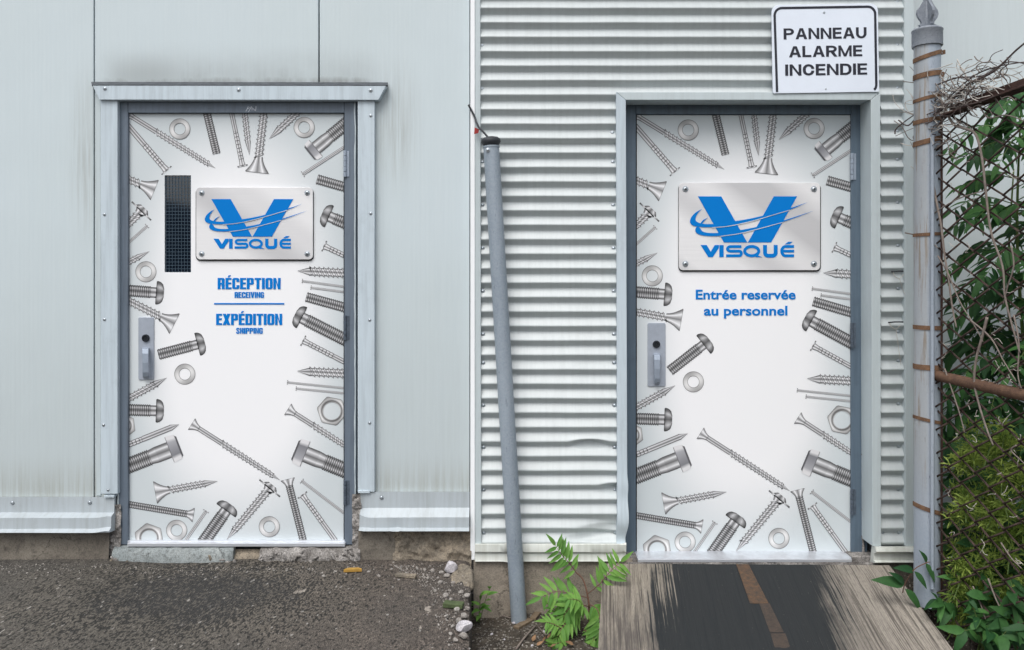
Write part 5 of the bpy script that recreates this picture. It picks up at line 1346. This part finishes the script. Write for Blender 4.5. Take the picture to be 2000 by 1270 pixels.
for k, (y, x, r_) in enumerate(sorted(rs_)):
    sz = 'large' if r_ >= 8 else 'small' if r_ <= 5 else 'middling'
    stone(x, y, r_, True, SM[r2.randrange(6)], sz + ' grey rubble stone at the right edge of the asphalt, ' + ORD[k] + ' counted from the wall', 'rubble stones at the edge of the asphalt')
for x, y, r_, l_ in ((740,1127,5,'small grey stone on the asphalt midway between wooden wedge and dark slab fragment'),(632,1128,6,'flattish grey stone on the asphalt left of the ochre wedge'),(655,1118,4,'tiny grey stone just left of the ochre wooden wedge'),(720,1118,4,'tiny grey stone just right of the ochre wooden wedge'),(765,1113,4,'tiny grey stone left of the dark slab fragment by the wall')):
    stone(x, y, r_, True, SM[r2.randrange(6)], l_, 'stones on the asphalt by the wall')
for k, (x, y, r_) in enumerate(sorted(((1004,1218,5),(1075,1195,5),(1100,1193,4),(1055,1190,4),(960,1240,4),(985,1250,3),(1062,1235,4),(1040,1262,4)))):
    stone(x, y, r_, False, SW[r2.randrange(3)], 'tiny white stone on the dark soil, ' + ORD[k] + ' from the left', 'white pebbles on the soil by the pipe')
p = ground_pt(880, 1120)
tag(inst('stone', stone_mesh(77, 2, mat=M['stonew'], sx=(1, .9, .85)), None, Matrix.Translation(p + Vector((0, 0, .028))) @ Matrix.Rotation(.25, 4, 'Y') @ Matrix.Scale(.036, 4)), 'white angular lump of stone against the broken foundation', 'stone')
p = ground_pt(905, 1232)
tag(inst('stone', stone_mesh(78, 3, mat=M['stonew'], sx=(1.1, .9, .7)), None, Matrix.Translation(p + Vector((0, 0, .02))) @ Matrix.Scale(.034, 4)), 'rough white lump of rubble at the bottom edge of the asphalt', 'stone')
# concrete lump along the asphalt edge
cm = stone_mesh(91, 4, mat=M['rubble'], sx=(.55, 1.5, .55))
for v in cm.vertices: v.co *= 1 + .16*noise.fractal(v.co*3, 1, 2, 4)
p = ground_pt(908, 1160)
tag(inst('concrete_lump', cm, None, Matrix.Translation(Vector((-.235, -.22, -.02))) @ Matrix.Rotation(.08, 4, 'Z') @ Matrix.Scale(.11, 4)), 'broken concrete lump along the right edge of the asphalt', 'rubble')
# mossy slate piece, dark slab, ochre wedge
def chip(name, px, py, w_, l_, t, rz, mat, label, cat, left=True, tilt=0, group=None, taper=1.0):
    p = ground_pt(px, py, left=left) + Vector((0, 0, t*.6+.002)); b = MB(); a, c = w_/2, l_/2
    b.add([(-a,-c,-t/2),(a,-c,-t/2),(a*taper,c,-t/2),(-a*taper,c,-t/2),(-a,-c,t/2),(a,-c,t/2),(a*taper,c,t/2*taper),(-a*taper,c,t/2*taper)], [(0,3,2,1),(4,5,6,7),(0,1,5,4),(1,2,6,5),(2,3,7,6),(3,0,4,7)])
    b.v = [(x + .06*w_*noise.noise(Vector((x*90, y*90, px))), y + .05*l_*noise.noise(Vector((x*70, y*70, py))), z) for x, y, z in b.v]
    o = bpy.data.objects.new(name, b.mesh(name, mat, bevel=min(t, w_)*.12)); COL.objects.link(o); o.location = p; o.rotation_euler = (tilt, 0, rz); return tag(o, label, cat, group)
chip('slate_fragment', 886, 1187, .085, .04, .018, -.2, M['moss'], 'mossy green fragment of slate among the rubble', 'slate')
chip('slab_fragment', 793, 1128, .10, .03, .012, -.25, M['rubble'], 'thin dark slab fragment lying against the broken foundation', 'slab')
chip('wood_wedge', 689, 1117, .085, .03, .016, .12, M['yellow'], 'ochre wooden wedge on the asphalt below the right end of the sill', 'wood', taper=.5)
chip('wood_scrap', 1022, 1222, .035, .115, .012, -.65, M['woodchip'], 'short grey board scrap at the foot of the pipe', 'wood', False)
chip('wood_scrap', 1047, 1204, .03, .10, .010, -.35, M['woodchip'], 'narrow weathered board scrap between the pipe and the sumac', 'wood', False)
chip('wood_scrap', 1084, 1246, .05, .03, .008, .3, M['deadleaf'], 'orange brown flat scrap beside the sumac', 'wood', False)
def stick(pts, r, label, left=False):
    c = [ground_pt(x, y, left=left) + Vector((0, 0, r+.004)) for x, y in pts]; o = MB().tube(curve(c, 5), r, 6).build('stick', M['twig'], loc=tuple(c[0]), smooth=True); return tag(o, label, 'stick', 'dry sticks on the soil')
stick([(1008,1272),(1024,1250),(1046,1226)], .005, 'thick dry stick running to the bottom edge beside the pipe')
stick([(968,1202),(990,1208),(1014,1214)], .003, 'thin dry stick lying left of the foot of the pipe')
stick([(1052,1228),(1062,1240),(1068,1244)], .0035, 'short dry stick between the pipe and the sumac')
stick([(1098,1210),(1116,1214),(1132,1216)], .003, 'pale thin stick under the sumac leaves')
DL = leaf_mesh('dead_leaf', .04, .010, .5, -.3, M['deadleaf'])
for k, (x, y) in enumerate(sorted(((1050,1197),(1060,1192),(940,1195),(948,1192),(1095,1212),(1060,1258),(1048,1266),(1075,1268),(1040,1258),(1120,1264),(1068,1250),(1850,1262),(1862,1258),(1880,1268)))):
    p = ground_pt(x, y, left=False) + Vector((0, 0, .012)); o = inst('dead_leaf', DL, None, frame(p, (r2.uniform(-1, 1), r2.uniform(-1, 1), .2), (0, -.4, .9), r2.uniform(.7, 1.2)))
    tag(o, 'curled brown dead leaf on the soil, ' + ORD[k] + ' from the left', 'leaf', 'dead leaves on the soil')
# chunks of broken mortar clinging to the sill, parts of the wall
MC = [stone_mesh(140 + i, mat=M['mortar']) for i in range(5)] + [stone_mesh(150, mat=M['rubble']), stone_mesh(151, mat=M['sill'])]
r2 = random.Random(88)
for k in range(64):
    px = r2.uniform(505, 700) if k < 46 else r2.choice((r2.uniform(212, 250), r2.uniform(395, 465))); py = r2.uniform(1080, 1107) if k < 46 else r2.uniform(1090, 1108)
    p = P(px, py, .055 + (py-1085)*.0008); r_ = r2.uniform(.007, .020)
    inst('mortar_chunk', MC[r2.randrange(5 if k < 46 else 7)], wl, Matrix.Translation(p) @ Matrix.Rotation(r2.uniform(0, 6), 4, 'Y') @ Matrix.Rotation(r2.uniform(-.6, .6), 4, 'X') @ Matrix.Diagonal((r_*1.35, r_*.8, r_*.8, 1)))

# grit
def grit(name, n, left, xr, yr, rr, mat, label, seed):
    r3 = random.Random(seed); b = MB()
    for _ in range(n):
        x = r3.uniform(*xr); y = yr(r3, x); p = ground_pt(x, y, left=left); s_ = r3.uniform(*rr)
        vv = [p + Vector((r3.uniform(-1, 1)*s_, r3.uniform(-1, 1)*s_, z*s_)) for z in (0, 0, 0, .7, 1.1)]
        b.add(vv, [(0,1,3),(1,2,3),(2,0,4),(0,3,4),(3,2,4),(1,2,4)])
    o = b.build(name, mat); return tag(o, label, None, None, 'stuff')
grit('gravel', 700, True, (0, 918), lambda r3, x: 1102 + abs(r3.gauss(0, 10)) + (6 if 215 < x < 700 else 0), (.0015, .005), M['stone'], 'fine gravel gathered along the foot of the panelled wall', 61)
grit('gravel', 500, True, (770, 918), lambda r3, x: min(1268, 1105 + (x-770)*.75*r3.random() + r3.uniform(0, 90)*(x > 850)), (.002, .006), M['stone'], 'fine gravel between the rubble stones at the asphalt edge', 62)
grit('grit', 150, True, (0, 918), lambda r3, x: r3.uniform(1112, 1268), (.0007, .0018), M['stonew'], 'scattered pale grit over the asphalt', 63)
grit('grit', 500, False, (930, 1165), lambda r3, x: r3.uniform(1195, 1268), (.0015, .005), M['stone'], 'scattered grit over the soil by the pipe', 64)
